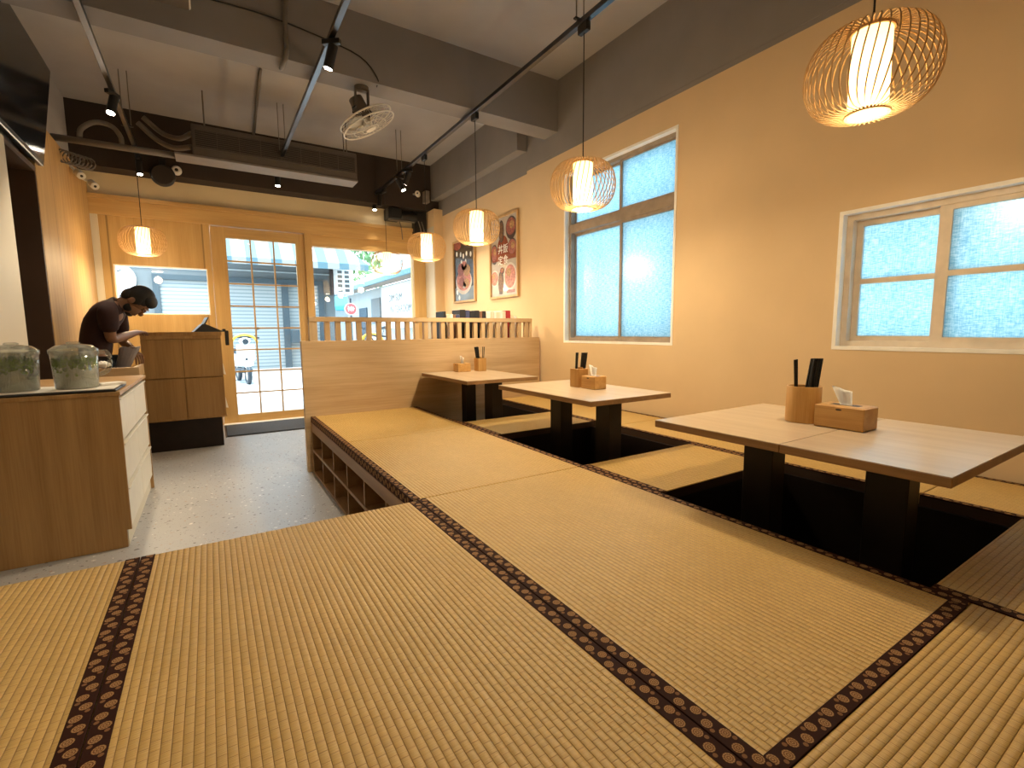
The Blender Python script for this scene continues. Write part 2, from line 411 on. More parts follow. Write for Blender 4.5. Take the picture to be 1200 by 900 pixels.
# ------------------------------------------------------------------ room shell
sbox('floor', -1.6, 3.4, YB - .2, YF + .12, -.12, 0, 'terrazzo', 'pale grey terrazzo floor with dark and brown chips', 'floor')
sbox('ceiling', -1.6, 3.4, YB - .2, YF + .12, ZC, ZC + .2, 'grey_ceiling', 'grey painted concrete ceiling with exposed tracks', 'ceiling')
W2 = (2.49, 3.845, 1.05, 2.684); W1 = (.10, 1.361, 1.052, 1.821)
def wall_with_holes(name, X0, X1, ya, yb, za, zb, holes, mat, label):
    mb = MB(); ys = sorted({ya, yb, *[h[0] for h in holes], *[h[1] for h in holes]})
    for a, b_ in zip(ys, ys[1:]):
        hs = sorted([h for h in holes if h[0] <= a + 1e-6 and h[1] >= b_ - 1e-6], key=lambda h: h[2])
        z = za
        for h in hs: mb.box(X0, X1, a, b_, z, h[2]); z = h[3]
        mb.box(X0, X1, a, b_, z, zb)
    bmesh.ops.remove_doubles(mb.bm, verts=mb.bm.verts, dist=1e-5)
    return struct(name, mb, mat, None, label, 'wall')
wall_with_holes('wall_right', XW, XW + .22, YB, YF + .12, -.1, 2.90, [W2, W1], 'wall_paint', 'warm tan plaster wall with two frosted windows')
mb = MB(); mb.box(XW - .004, XW + .22, YB, 4.5, 2.935, ZC); mb.box(XW - .004, XW + .22, 4.5, YF + .12, 2.87, ZC)
mb.box(XW, XW + .22, YB, 4.5, 2.90, 2.935)
struct('wall_right_upper', mb, 'grey_beam', None, 'dark grey painted band above the tan wall', 'wall')
sbox('trim_1', 2.92, XW - .004, 4.5, 6.86, 3.10, ZC, 'grey_beam', 'dark grey beam along the top of the tan wall near the shopfront', 'beam')
sbox('trim_2', -1.11, XW - .004, 3.95, 4.17, 3.12, ZC, 'grey_beam', 'dark grey concrete cross beam under the ceiling', 'beam')
sbox('trim_3', -1.11, XW - .004, 6.86, YF, 2.96, ZC, 'dark_brown', 'dark brown bulkhead above the cream shopfront wall', 'beam')  # one flat dark brown over the whole bulkhead
# left wall
mb = MB(); mb.box(-1.33, XL, YB, 4.45, 0, 2.44)
struct('wall_left', mb, 'pale_panel', None, 'pale cream wall panel beside the drinks cabinet', 'wall')
sbox('wall_left_upper', -1.33, -1.11, YB, YF + .1, 2.44, ZC, 'grey_ceiling', 'grey upper wall behind the television', 'wall')
sbox('wall_left_oak', -1.33, XL, 5.12, YF, 0, 2.86, 'oak_panel', 'oak boarded wall panel behind the staff member', 'wall')
dr = struct('door_2', MB().box(-1.33, -1.20, 4.45, 5.10, 0, 2.44).box(-1.33, XL - .003, 5.10, 5.12, 0, 2.44).box(-1.2, XL - .003, 4.45, 5.10, 2.40, 2.44), 'walnut_dark', None, 'dark brown kitchen doorway beside the oak panel', 'door')
sbox('wall_back', -1.33, XW + .2, YB - .2, YB, 0, ZC, 'wall_paint', 'tan rear wall of the dining room', 'wall')
# shopfront wall
Y0, Y1 = YF, YF + .12
sbox('wall_front', -1.33, XW + .2, Y0, Y1, 2.715, ZC, 'cream_paint', 'cream painted wall above the oak shopfront', 'wall')
mb = MB()
mb.box(-1.33, -.87, Y0, Y1, 0, 2.5); mb.box(.035, .088, Y0, Y1, 0, 2.5); mb.box(-.87, .035, Y0, Y1, 0, 1.40); mb.box(-.87, .035, Y0, Y1, 1.965, 2.5)
bmesh.ops.remove_doubles(mb.bm, verts=mb.bm.verts, dist=1e-5)
struct('wall_front_oak', mb, 'oak_front', None, 'oak boarded shopfront panel around the small fixed window', 'wall')
sbox('wall_front_cream', XL, -.965, Y0 - .02, Y0, 0, 2.66, 'pale_panel', 'narrow cream strip in the corner by the oak panel', 'wall')
mb = MB(); mb.box(-1.03, 2.9, Y0 - .03, Y1, 2.5, 2.67); struct('trim_4', mb, 'oak_trim', None, 'oak lintel board across the shopfront', 'trim')
mb = MB(); mb.box(-1.03, 2.9, Y0 - .06, Y1, 2.67, 2.715); struct('trim_5', mb, 'oak_trim', None, 'projecting oak cap moulding over the shopfront', 'trim')
sbox('trim_6', 2.71, 2.90, Y0 - .02, Y1, 0, 2.5, 'oak_upright', 'oak jamb beside the large shop window', 'trim')
mb = MB(); mb.box(2.905, XW, 6.73, Y1, 0, 2.96); struct('wall_pier', mb, 'wall_paint', None, 'tan plaster pier in the corner by the shop window', 'wall')
sbox('wall_pier_side', 2.897, 2.905, 6.74, Y0, 0, 2.715, 'pale_panel', 'pale side of the corner pier', 'wall')
mb = MB(); mb.box(1.17, 1.262, Y0 - .03, Y1, 0, 2.5); struct('trim_7', mb, 'oak_upright', None, 'oak post between the door and the shop window', 'trim')
# facade above and around (outside)
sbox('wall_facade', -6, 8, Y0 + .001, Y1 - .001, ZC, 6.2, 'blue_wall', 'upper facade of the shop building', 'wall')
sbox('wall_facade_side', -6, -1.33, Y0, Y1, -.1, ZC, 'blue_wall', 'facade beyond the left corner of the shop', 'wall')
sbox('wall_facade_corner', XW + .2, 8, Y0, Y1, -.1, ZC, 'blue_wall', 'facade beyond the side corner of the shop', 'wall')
# small fixed window
w = struct('window_3', MB().box(-.87, .035, Y0 + .04, Y0 + .048, 1.40, 1.965), 'shop_glass', None, 'small fixed window in the oak shopfront panel', 'window')
mb = MB()
for a in ((-.87, .035, 1.40, 1.412), (-.87, .035, 1.953, 1.965)): mb.box(a[0], a[1], Y0 + .005, Y1 - .005, a[2], a[3])
for a in ((-.87, -.858), (.023, .035)): mb.box(a[0], a[1], Y0 + .005, Y1 - .005, 1.412, 1.953)
struct('window_frame', mb, 'white_reveal', w)
# large shop window
w = struct('window_4', MB().box(1.262, 2.71, Y0 + .05, Y0 + .058, .5, 2.345), 'shop_glass', None, 'large clear shop window behind the slatted partition', 'window')
mb = MB(); mb.box(1.262, 2.71, Y0, Y1, 2.345, 2.5); mb.box(1.262, 2.71, Y0, Y1, 0, .5); struct('window_frame', mb, 'oak_trim', w)
# gridded sliding door
GX0, GX1, GZ0, GZ1 = .255, 1.062, .112, 2.36
d = bpy.data.objects.new('door_1', None); COL.objects.link(d); d.location = (.126, Y0, 0); tag(d, 'oak framed glass sliding door with a grid of panes', 'door', kind='structure')
o_ = Vector(d.location)
def rel(mb, o): bmesh.ops.translate(mb.bm, vec=-Vector(o), verts=mb.bm.verts); return mb
mb = MB(); mb.box(.09, GX0, Y0 + .0, Y0 + .06, .0, 2.49); mb.box(GX1, 1.17, Y0, Y0 + .06, 0, 2.49)
struct('stile', rel(mb, o_), 'oak_upright', d)
mb = MB(); mb.box(GX0, GX1, Y0, Y0 + .06, GZ1, 2.49); mb.box(GX0, GX1, Y0, Y0 + .06, .0, GZ0)
struct('door_rail', rel(mb, o_), 'oak_trim', d)
for i in (1, 2):
    x = GX0 + (GX1 - GX0) * i / 3; struct('muntin', rel(MB().box(x - .009, x + .009, Y0 + .015, Y0 + .045, GZ0, GZ1), o_), 'oak_upright', d)
for i in range(1, 8):
    z = GZ0 + (GZ1 - GZ0) * i / 8; struct('muntin', rel(MB().box(GX0, GX1, Y0 + .017, Y0 + .043, z - .009, z + .009), o_), 'oak_trim', d)
struct('glass_pane', rel(MB().box(GX0, GX1, Y0 + .028, Y0 + .033, GZ0, GZ1), o_), 'shop_glass', d)
h = struct('door_handle', rel(MB().box(.168, .21, Y0 - .006, Y0 + .004, 1.02, 1.205, .003), o_), 'black_metal', d)
sbox('door_sill', .09, 1.17, Y0 - .12, Y0, 0, .012, 'white_reveal', 'pale metal sill under the gridded door', 'sill')

# side windows (aluminium, frosted)
def frame_rect(mb, y0, y1, z0, z1, x0, x1, t, tb=None):
    tb = t if tb is None else tb
    mb.box(x0, x1, y0, y0 + t, z0, z1); mb.box(x0, x1, y1 - t, y1, z0, z1); mb.box(x0, x1, y0 + t, y1 - t, z0, z0 + tb); mb.box(x0, x1, y0 + t, y1 - t, z1 - t, z1)
def side_window(name, W, sashes, label, fmat, transom=None, bars=None, th=.045):
    w = bpy.data.objects.new(name, None); COL.objects.link(w); w.location = (XW + .1, W[0], W[2]); tag(w, label, 'window', kind='structure'); o = w.location
    mb = MB(); e = .02
    mb.box(XW - .003, XW + .2, W[0], W[0] + e, W[2], W[3]); mb.box(XW - .003, XW + .2, W[1] - e, W[1], W[2], W[3]); mb.box(XW - .003, XW + .2, W[0] + e, W[1] - e, W[2], W[2] + e); mb.box(XW - .003, XW + .2, W[0] + e, W[1] - e, W[3] - e, W[3])
    struct('reveal', rel(mb, o), 'white_reveal', w)
    mb = MB(); frame_rect(mb, W[0] + e, W[1] - e, W[2] + e, W[3] - e, XW + .05, XW + .14, .03)
    if transom: mb.box(XW + .045, XW + .14, W[0] + e, W[1] - e, transom - .04, transom + .04)
    struct('window_frame', rel(mb, o), fmat, w)
    for (y0, y1, z0, z1, x, zb) in sashes:
        mb = MB(); frame_rect(mb, y0, y1, z0, z1, x, x + .03, th, th)
        if zb: mb.box(x, x + .03, y0 + th, y1 - th, zb - .014, zb + .014)
        s = struct('sash', rel(mb, o), 'painted_frame' if bars else fmat, w)
        struct('glass_pane', rel(MB().box(x + .012, x + .018, y0 + th, y1 - th, z0 + th, z1 - th), o), 'frosted_pane', s)
    return w
zt_ = 2.165
side_window('window_1', W2, [(2.53, 3.14, 1.09, zt_ - .04, XW + .06, None), (3.12, 3.81, 1.09, zt_ - .04, XW + .10, None), (2.53, 3.15, zt_ + .04, 2.645, XW + .06, None), (3.13, 3.81, zt_ + .04, 2.645, XW + .10, None)], 'tall frosted window in dusty metal frame between the pendant lamps', 'dusty_frame', transom=zt_, th=.026)
side_window('window_2', W1, [(.865, 1.33, 1.08, 1.79, XW + .10, 1.435), (.14, .935, 1.075, 1.795, XW + .055, 1.44)], 'wide frosted window with cream sashes above the longest table', 'painted_frame', bars=True, th=.05)
mb = MB(); mb.cyl((XW + .05, .90, 1.39), (XW + .058, .90, 1.39), .012, seg=12)

# light-coloured sheet fence outside the side windows
sbox('fence_outside', 4.35, 4.40, -3, 6.5, -.1, 3.4, 'corrugated', 'corrugated metal fence outside the frosted windows', 'fence')

# ------------------------------------------------------------------ tatami platform
PX0 = .655       # left edge of the narrow part
mt0 = ZT - .045
plat = thing('tatami_platform', 'raised oak seating platform with shoe cubbies facing the aisle', 'platform', (PX0, 1.845, 0))
o_ = plat.location
mb = MB()
mb.box(XL + .01, 1.605, YB + .01, 1.83, .001, mt0)            # near block
mb.box(1.605, 2.47, YB + .01, .427, .001, mt0)                 # block in front of the first pit
struct_ = mb.build('base', 'oak_panel', None); 
bmesh_ = None
struct_.parent = plat; struct_.matrix_parent_inverse = Matrix.Translation(-Vector(o_))
def ppart(name, mb, mat, parent=plat, o=o_):
    return rel(mb, o).build(name, mat, parent)
ppart('wall_bench', MB().box(2.49, XW - .01, YB + .01, 4.23, .001, mt0), 'dark_laminate')
ppart('seat_block', MB().box(1.62, 2.49, 1.375, 1.845, .001, mt0), 'dark_laminate')
ppart('seat_block', MB().box(1.62, 2.49, 2.775, 3.275, .001, mt0), 'dark_laminate')
# dark pit lining
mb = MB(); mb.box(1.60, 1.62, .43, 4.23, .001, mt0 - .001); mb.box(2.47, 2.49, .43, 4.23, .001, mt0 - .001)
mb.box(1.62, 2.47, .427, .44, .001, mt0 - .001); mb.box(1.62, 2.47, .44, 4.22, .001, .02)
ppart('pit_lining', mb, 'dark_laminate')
# cubbies: two rows of open shelves facing the aisle (-X)
CX = PX0 + .012; YA, YZ = 1.83, 4.19
ppart('fascia', MB().box(CX, CX + .02, YA, YZ, mt0 - .055, mt0), 'shelf_wood')
for z in (.012, .20, mt0 - .06):
    ppart('shelf', MB().box(CX, CX + .36, YA, YZ, z - .01, z + .01), 'shelf_wood')
n = 6
for i in range(n + 1):
    y = YA + (YZ - YA) * i / n; yy = min(max(y, YA + .009), YZ - .009)
    ppart('divider', MB().box(CX + .004, CX + .36, yy - .009, yy + .009, .022, .19).box(CX + .004, CX + .36, yy - .009, yy + .009, .21, mt0 - .07), 'shelf_wood')
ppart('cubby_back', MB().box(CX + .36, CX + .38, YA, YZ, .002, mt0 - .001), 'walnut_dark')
ppart('deck', MB().box(CX + .02, 1.60, YA, 4.19, mt0 - .05, mt0), 'oak_trim')

BW = .035
def mat_thing(label, x0, x1, y0, y1, ribs='y', bands='', zt=ZT, z0=mt0, side='', skirt=''):
    g = .0025
    t = thing('tatami_mat', label, 'tatami mat', ((x0 + x1) / 2, (y0 + y1) / 2, z0), 0, 'tatami mats on the raised platform')
    mb = MB(); hx, hy, h = (x1 - x0) / 2 - g, (y1 - y0) / 2 - g, zt - z0
    mb.box(-hx, hx, -hy, hy, 0, h, .004, seg=2)
    ox, oy = random.random(), random.random()
    mb.uvplanar(lambda c, n: (c.x + ox, c.y + oy) if ribs == 'y' else (c.y + oy, c.x + ox))
    mb.build('straw_core', 'tatami', t)
    for b_ in bands:
        mb = MB(); e = .0012
        if b_ in 'lr':
            s = -1 if b_ == 'l' else 1
            xs = sorted((s * (hx + e), s * (hx - BW))); mb.box(xs[0], xs[1], -hy - (e if 0 else 0), hy, h - .004, h + e, .0008)
            if b_ in side: 
                xs2 = sorted((s * (hx + e), s * (hx - .004))); mb.box(xs2[0], xs2[1], -hy, hy, .0, h - .004)
            def fn(c, n, s=s):
                if abs(n.x) > .7: return (c.y + .4, (h - c.z) * .78)
                return (c.y + .4 + (0.013 if s > 0 else 0), abs(c.x - s * hx))
            mb.uvplanar(fn)
        else:
            s = -1 if b_ == 'n' else 1
            ys = sorted((s * (hy + e), s * (hy - BW))); mb.box(-hx + (BW if 'l' in bands else 0), hx - (BW if 'r' in bands else 0), ys[0], ys[1], h - .004, h + e, .0008)
            if b_ in side:
                ys2 = sorted((s * (hy + e), s * (hy - .004))); mb.box(-hx, hx, ys2[0], ys2[1], .0, h - .004)
            def fn(c, n, s=s):
                if abs(n.y) > .7: return (c.x + .4, (h - c.z) * .78)
                return (c.x + .4, abs(c.y - s * hy))
            mb.uvplanar(fn)
        mb.build('cloth_border', 'heri_cloth', t)['label'] = 'dark brown cloth border with gold flower roundels'
    for s_ in skirt:
        mb = MB(); s = -1 if s_ in 'nl' else 1
        if s_ in 'lr': xs = sorted((s * (hx + .0012), s * (hx - .004))); mb.box(xs[0], xs[1], -hy, hy, .0, h - .004)
        else: ys = sorted((s * (hy + .0012), s * (hy - .004))); mb.box(-hx, hx, ys[0], ys[1], .0, h - .004)
        mb.build('side_cloth', 'walnut_dark', t)['label'] = 'dark side of the mat'
    return t
XM, XP = .69, 1.605
mat_thing('tatami mat in the near corner by the drinks cabinet, one bordered side', XL + .012, -.2285, YB + .02, 1.845, 'y', 'r')
mat_thing('wide golden tatami mat between two long brown borders', -.2285, XM, YB + .02, 1.845, 'y', 'lr')
mat_thing('large tatami mat beside the longest table, brown border on three sides', XM, XP, .350, 1.855, 'y', 'lrn', skirt='r')
mat_thing('tatami mat at the near end of the aisle row with cross ribs', XM, XP, YB + .02, .3535, 'x', '')
mat_thing('middle tatami mat above the shoe cubbies, below the second pendant', XM - .02, XP, 1.855, 3.10, 'y', 'lr', side='l')
mat_thing('tatami mat above the shoe cubbies touching the slatted partition', XM - .02, XP, 3.10, 4.228, 'y', 'lr', side='l')
mat_thing('tatami seat mat at the near end of the longest table', XP, 2.485, YB + .02, .437, 'x', 'l')
mat_thing('tatami seat mat between the longest table and the square table', XP, 2.485, 1.350, 1.862, 'x', 'lr', skirt='nf')
mat_thing('tatami seat mat between the square table and the table by the partition', XP, 2.485, 2.755, 3.290, 'x', 'lr', skirt='nf')
mat_thing('wall-side tatami mat next to the near end of the longest table', 2.485, XW - .012, YB + .02, .737, 'y', 'lr', skirt='l')
mat_thing('wall-side tatami mat under the wide frosted window', 2.485, XW - .012, .737, 2.53, 'y', 'lr', skirt='l')
mat_thing('wall-side tatami mat under the tall frosted window', 2.485, XW - .012, 2.53, 4.228, 'y', 'lr', skirt='l')

# ------------------------------------------------------------------ slatted partition
pt = thing('oak_partition', 'pale oak partition with a slatted rail dividing the seating from the entrance', 'partition', (.63, 4.235, 0)); o_ = pt.location
def prt(name, mb, mat, parent=pt, o=o_): return rel(mb, o).build(name, mat, parent)
prt('panel', MB().box(.632, 3.02, 4.235, 4.30, .001, 1.103, .002), 'pale_oak_x')
prt('post', MB().box(.70, .765, 4.245, 4.29, 1.103, 1.30, .002), 'pale_oak_z')
prt('post', MB().box(2.90, 2.93, 4.245, 4.29, 1.103, 1.30, .002), 'pale_oak_z')
prt('top_rail', MB().box(.70, 2.93, 4.24, 4.295, 1.262, 1.302, .002), 'pale_oak_x')
ns = 24
for i in range(ns):
    x = .845 + (2.865 - .845) * i / (ns - 1)
    prt('slat', MB().box(x - .021, x + .021, 4.247, 4.287, 1.103, 1.263, .0015), 'pale_oak_z')
# low bookcase behind the partition, with books standing on it
bc = thing('low_bookcase', 'low oak bookcase standing behind the slatted rail', 'bookcase', (2.4, 4.45, 0)); o_ = bc.location
def bpt(n_, mb, mat): return rel(mb, o_).build(n_, mat, bc)
for x in (1.92, 2.88): bpt('side_panel', MB().box(x - .012, x + .012, 4.31, 4.62, 0, 1.10), 'oak_upright')
for z in (.1, .58, 1.09): bpt('shelf', MB().box(1.932, 2.868, 4.31, 4.62, z - .012, z + .012), 'oak_trim')
bpt('back_panel', MB().box(1.932, 2.868, 4.62, 4.63, .0, 1.10), 'oak_upright')
bx = 1.945; bi = 0
seq = [('black_book', .028, .265, 'thin black paperback at the window end of the bookcase row'), ('cream_book', .035, .235, 'cream paperback next to the thin black one'), ('white_book', .032, .24, None), ('brown_book', .03, .235, None), ('navy_book', .04, .235, None),
       ('black_book', .06, .285, None), ('navy_book', .045, .28, None), ('black_book', .055, .275, None), ('black_book', .05, .28, None), ('brown_book', .03, .27, None), ('black_book', .04, .275, None),
       ('white_book', .05, .27, None), ('cream_book', .035, .275, None), ('white_book', .03, .265, None), ('cream_book', .04, .27, None), ('white_book', .03, .28, None), ('cream_book', .035, .275, None), ('red_book', .055, .285, None), ('cream_book', .04, .235, None), ('white_book', .035, .23, None)]
names_ = {'black_book': 'black', 'cream_book': 'cream', 'white_book': 'white', 'brown_book': 'brown', 'navy_book': 'navy', 'red_book': 'red'}
ordw = ['first', 'second', 'third', 'fourth', 'fifth', 'sixth', 'seventh', 'eighth', 'ninth', 'tenth', 'eleventh', 'twelfth', 'thirteenth', 'fourteenth', 'fifteenth', 'sixteenth', 'seventeenth', 'eighteenth', 'nineteenth', 'twentieth']
for bm_, wdt, ht, lb in seq:
    if bx + wdt > 2.87: break
    lab = 'bright red spined book near the wall end of the bookcase row' if bm_ == 'red_book' else f'{names_[bm_]} spined book, {ordw[bi]} along from the window end of the bookcase row'
    bk = thing('book', lab, 'book', (bx + wdt / 2, 4.43, 1.102), 0, 'books behind the slatted rail')
    MB().box(-wdt / 2, wdt / 2, -.095, .095, 0, ht, .003).build('cover', bm_, bk)
    MB().box(-wdt / 2 + .003, wdt / 2 - .003, -.088, .097, .004, ht + .0005).build('pages', 'paper', bk)
    bx += wdt + .003; bi += 1

# ------------------------------------------------------------------ low tables
ZTT = .789
def low_table(label, x0, x1, y0, y1, legs, seam=None):
    cx, cy = (x0 + x1) / 2, (y0 + y1) / 2
    t = thing('low_table', label, 'table', (cx, cy, .02), 0, 'low tables over the foot wells'); zz = -.02
    parts = [(y0, y1)] if not seam else [(y0, seam - .0008), (seam + .0008, y1)]
    for a, b_ in parts:
        mb = MB(); mb.box(x0 - cx, x1 - cx, a - cy, b_ - cy, ZTT - .03 + zz, ZTT - .002 + zz, .002)
        mb.build('tabletop_edge' if 0 else 'tabletop', 'table_edge', t)
        mb = MB(); mb.box(x0 - cx + .001, x1 - cx - .001, a - cy + .001, b_ - cy - .001, ZTT - .003 + zz, ZTT + zz, .0006)
        mb.build('laminate_surface', 'table_top', t)
    for (ya, yb) in legs:
        mb = MB(); mb.box(1.975 - cx, 2.075 - cx, ya - cy, yb - cy, .0, ZTT - .03 + zz, .003); mb.build('leg', 'dark_laminate', t)
        mb = MB(); mb.box(1.90 - cx, 2.15 - cx, ya - .06 - cy, yb + .06 - cy, .0005, .02, .002); mb.build('foot', 'dark_laminate', t)
    return t
low_table('longest low table nearest the camera, its top in two joined pieces', 1.595, 2.415, .408, 1.385, [(.614, .743), (1.08, 1.21)], .853)
low_table('square low table under the tall frosted window', 1.725, 2.375, 1.94, 2.925, [(2.055, 2.178), (2.52, 2.64)])
low_table('low table pushed against the slatted partition', 1.66, 2.33, 3.29, 4.222, [(3.45, 3.585), (3.93, 4.03)])

# table things
def chop_holder(label, x, y, kind, rz=0):
    t = thing('chopstick_holder', label, 'chopstick holder', (x, y, ZTT + .001), rz)
    H = .148 if kind == 'oval' else .125
    if kind == 'oval':
        mb = MB(); sx, sy = 1.0, 1.0; r = .064
        mb.lathe([(0, .006), (r - .008, .006), (r - .008, H - .002), (r - .006, H), (r - .001, H), (r, H - .002), (r, .001), (r - .001, 0), (0, 0)], 36, sx=sx, sy=sy)
        bmesh.ops.remove_doubles(mb.bm, verts=mb.bm.verts, dist=1e-6)
        o = mb.build('cup', 'bamboo', t); smooth_by_angle(o)
        MB().box(-.004, .004, -.054, .054, .006, H - .012, .001).build('divider', 'bamboo', t)
    else:
        mb = MB(); r = .04
        for a in (-1, 1):
            mb.box(a * r - .004, a * r + .004, -r - .004, r + .004, 0, H, .0015); mb.box(-r + .004, r - .004, a * r - .004, a * r + .004, 0, H, .0015)
        mb.box(-r, r, -r, r, 0, .006)
        mb.build('cup', 'bamboo', t)
        MB().box(-.003, .003, -r + .004, r - .004, .006, H + .01, .001).build('divider', 'bamboo', t)
    return t
def tissue_box(label, x, y, sx, sy, h, rz=0):
    t = thing('tissue_box', label, 'tissue box', (x, y, ZTT + .001), rz)
    MB().box(-sx / 2, sx / 2, -sy / 2, sy / 2, 0, h, .003).build('box_body', 'bamboo_flat', t)
    MB().box(-sx / 2 + .007, sx / 2 - .007, -sy / 2 + .007, sy / 2 - .007, h - .001, h + .0012).build('lid', 'bamboo_flat', t)
    MB().box(-.02, .02, -.05, .05, h + .0008, h + .0016).build('slot', 'dark_laminate', t)
    MB().lathe([(0, 0), (.011, 0), (.011, .002), (0, .002)], 16, (0, 0, 0), False, 1, .35).build('finger_notch', 'walnut_dark', t).matrix_basis = Matrix(((0, 0, -1, -sx / 2 + .0015), (1, 0, 0, 0), (0, 1, 0, h - .012), (0, 0, 0, 1)))
    # tissue: folded sheet sticking up
    bm = bmesh.new(); n, k = 7, 7; g = []
    for i in range(n):
        row = []
        for j in range(k):
            u, v = i / (n - 1) - .5, j / (k - 1)
            row.append(bm.verts.new((.004 * math.sin(u * 9) * (.4 + v) + .010 * v, u * .055 * (.75 + .5 * v) + .022 * v, h + .001 + v * .062 + .018 * u * v)))
        g.append(row)
    for i in range(n - 1):
        for j in range(k - 1): bm.faces.new((g[i][j], g[i + 1][j], g[i + 1][j + 1], g[i][j + 1]))
    bmesh.ops.solidify(bm, geom=bm.faces[:], thickness=.0012)
    mb = MB(); mb.bm.free(); mb.bm = bm
    mb.build('tissue', 'paper', t, smooth=True)
    return t
chop_mesh = MB().cyl((0, 0, 0), (0, 0, .226), .0028, .0042, seg=8).build('chopstick', 'black_plastic')
first_c = [chop_mesh]
def chopsticks(x, y, groups, label, group):
    for (dx, dy, tx, ty, n, sp, z0) in groups:
        for i in range(n):
            if first_c: o = first_c.pop()
            else: o = chop_mesh.copy(); COL.objects.link(o)
            a = i * 2.4; rr = sp * math.sqrt((i + .5) / n)
            o.location = (x + dx + rr * math.cos(a), y + dy + rr * math.sin(a), ZTT + .008 + z0)
            o.rotation_euler = (ty + .03 * math.sin(a) * 1, tx + .03 * math.cos(a), 0)
            tag(o, label, 'chopsticks', group)
H1 = (2.075, 1.02)
chop_holder('round bamboo chopstick holder on the longest table', *H1, 'oval', .3)
tissue_box('bamboo tissue box on the longest table with a tall white tissue', 2.075, .862, .118, .172, .086)
chopsticks(*H1, [(.012, -.009, .11, .075, 26, .025, .03), (-.020, .014, -.07, -.04, 3, .007, .025)], 'black chopstick in the round holder on the longest table', 'chopsticks in the round holder')
H2 = (2.125, 2.512)
chop_holder('square bamboo chopstick holder on the square table', *H2, 'square', 0)
tissue_box('bamboo tissue box on the square table beside the square holder', 2.135, 2.375, .105, .13, .083)
chopsticks(*H2, [(.010, -.008, .08, .05, 14, .0165, .0), (-.018, .016, .03, .02, 3, .006, .0)], 'black chopstick in the holder on the square table', 'chopsticks on the square table')
H3 = (2.255, 4.15)
chop_holder('narrow bamboo chopstick holder on the table by the partition', 2.205, 4.08, 'square', 0)
tissue_box('small bamboo tissue box on the table by the partition', 2.03, 4.12, .135, .105, .078, PI / 2 * 0)
chopsticks(2.205, 4.08, [(-.005, .006, -.10, -.06, 12, .0165, .0), (.02, -.014, .04, .02, 2, .005, .0)], 'black chopstick in the holder by the partition', 'chopsticks on the partition table')

# ------------------------------------------------------------------ pendant lamps
def make_pendant(loc, zrail, label):
    t = thing('pendant_lamp', label, 'pendant lamp', loc, 0, 'bamboo cage pendant lamps')
    # origin at the bottom of the lamp
    Ht, R, ri = .30, .205, .062
    mb = MB(); n = 44
    for k in range(n):
        a = 2 * PI * k / n; pts = []
        for j in range(15):
            s_ = j / 14; th = -PI / 2 + PI * s_
            r = ri + .004 + (R - ri) * (abs(math.cos(th)) ** .72); z = Ht / 2 + (Ht / 2 - .006) * math.sin(th)
            tw = a + .12 * math.sin(th)
            pts.append((r * math.cos(tw), r * math.sin(tw), z))
        # flat strip: width tangential, thin radial
        prev = None
        for j, p in enumerate(pts):
            p = Vector(p); rd = Vector((math.cos(a), math.sin(a), 0)); tg = Vector((-math.sin(a), math.cos(a), 0))
            q = Vector(pts[min(j + 1, 14)]) - Vector(pts[max(j - 1, 0)]); nr = q.cross(tg).normalized()
            ring = [mb.bm.verts.new(p + tg * sx * .0023 + nr * sy * .0016) for sx, sy in ((-1, -1), (1, -1), (1, 1), (-1, 1))]
            if prev:
                for i in range(4): mb.bm.faces.new((prev[i], prev[(i + 1) % 4], ring[(i + 1) % 4], ring[i]))
            prev = ring
    mb.build('cage', 'bamboo_strip', t, smooth=False)
    MB().lathe([(ri - .003, .0), (ri + .008, .0), (ri + .008, .012), (ri - .003, .012), (ri - .003, .0)], 36).build('bottom_ring', 'bamboo_strip', t, smooth=False)
    MB().lathe([(ri - .012, Ht - .016), (ri + .006, Ht - .016), (ri + .006, Ht - .004), (ri - .012, Ht - .004), (ri - .012, Ht - .016)], 36).build('top_ring', 'bamboo_strip', t, smooth=False)
    mb = MB(); mb.lathe([(ri, .012), (ri, Ht - .014), (.02, Ht - .014)], 36); mb.build('paper_shade', 'lamp_paper', t, smooth=True)
    MB().lathe([(0, .006), (ri - .003, .006), (ri - .003, .009), (0, .009)], 36).build('diffuser', 'lamp_disc', t)
    MB().cyl((0, 0, Ht - .05), (0, 0, Ht + .005), .018, seg=16).build('socket', 'black_plastic', t)
    MB().cyl((0, 0, Ht), (0, 0, zrail - loc[2] - .05), .0035, seg=8).build('cord', 'black_plastic', t)
    MB().box(-.017, .017, -.045, .045, zrail - loc[2] - .055, zrail - loc[2], .004).build('track_adapter', 'black_metal', t)
    return t
ZR = 3.07
Pl = [((2.1, .871), 'large-looking pendant lamp hanging nearest, in front of the wide frosted window', 2.1),
      ((2.1, 2.461), 'pendant lamp hanging against the tall frosted window', 2.1),
      ((2.1, 3.914), 'pendant lamp hanging in front of the two framed posters', 2.1),
      ((2.1, 5.086), 'pendant lamp hanging beside the black shutter motor', 2.1),
      ((2.1, 6.486), 'pendant lamp hanging against the large shop window', 2.1),
      ((-.52, 6.394), 'pendant lamp hanging alone above the staff member', -.52)]
p0 = None
bulb = lamp_data('bulb', 'POINT', .55, (1, .74, .42), shadow_soft_size=.02); fill_light = lamp_data('fill_below_lamp', 'POINT', 3.6, (1, .76, .45), shadow_soft_size=.045); down = lamp_data('down_light', 'AREA', 3.5, (1, .78, .48), shape='DISK', size=.11)
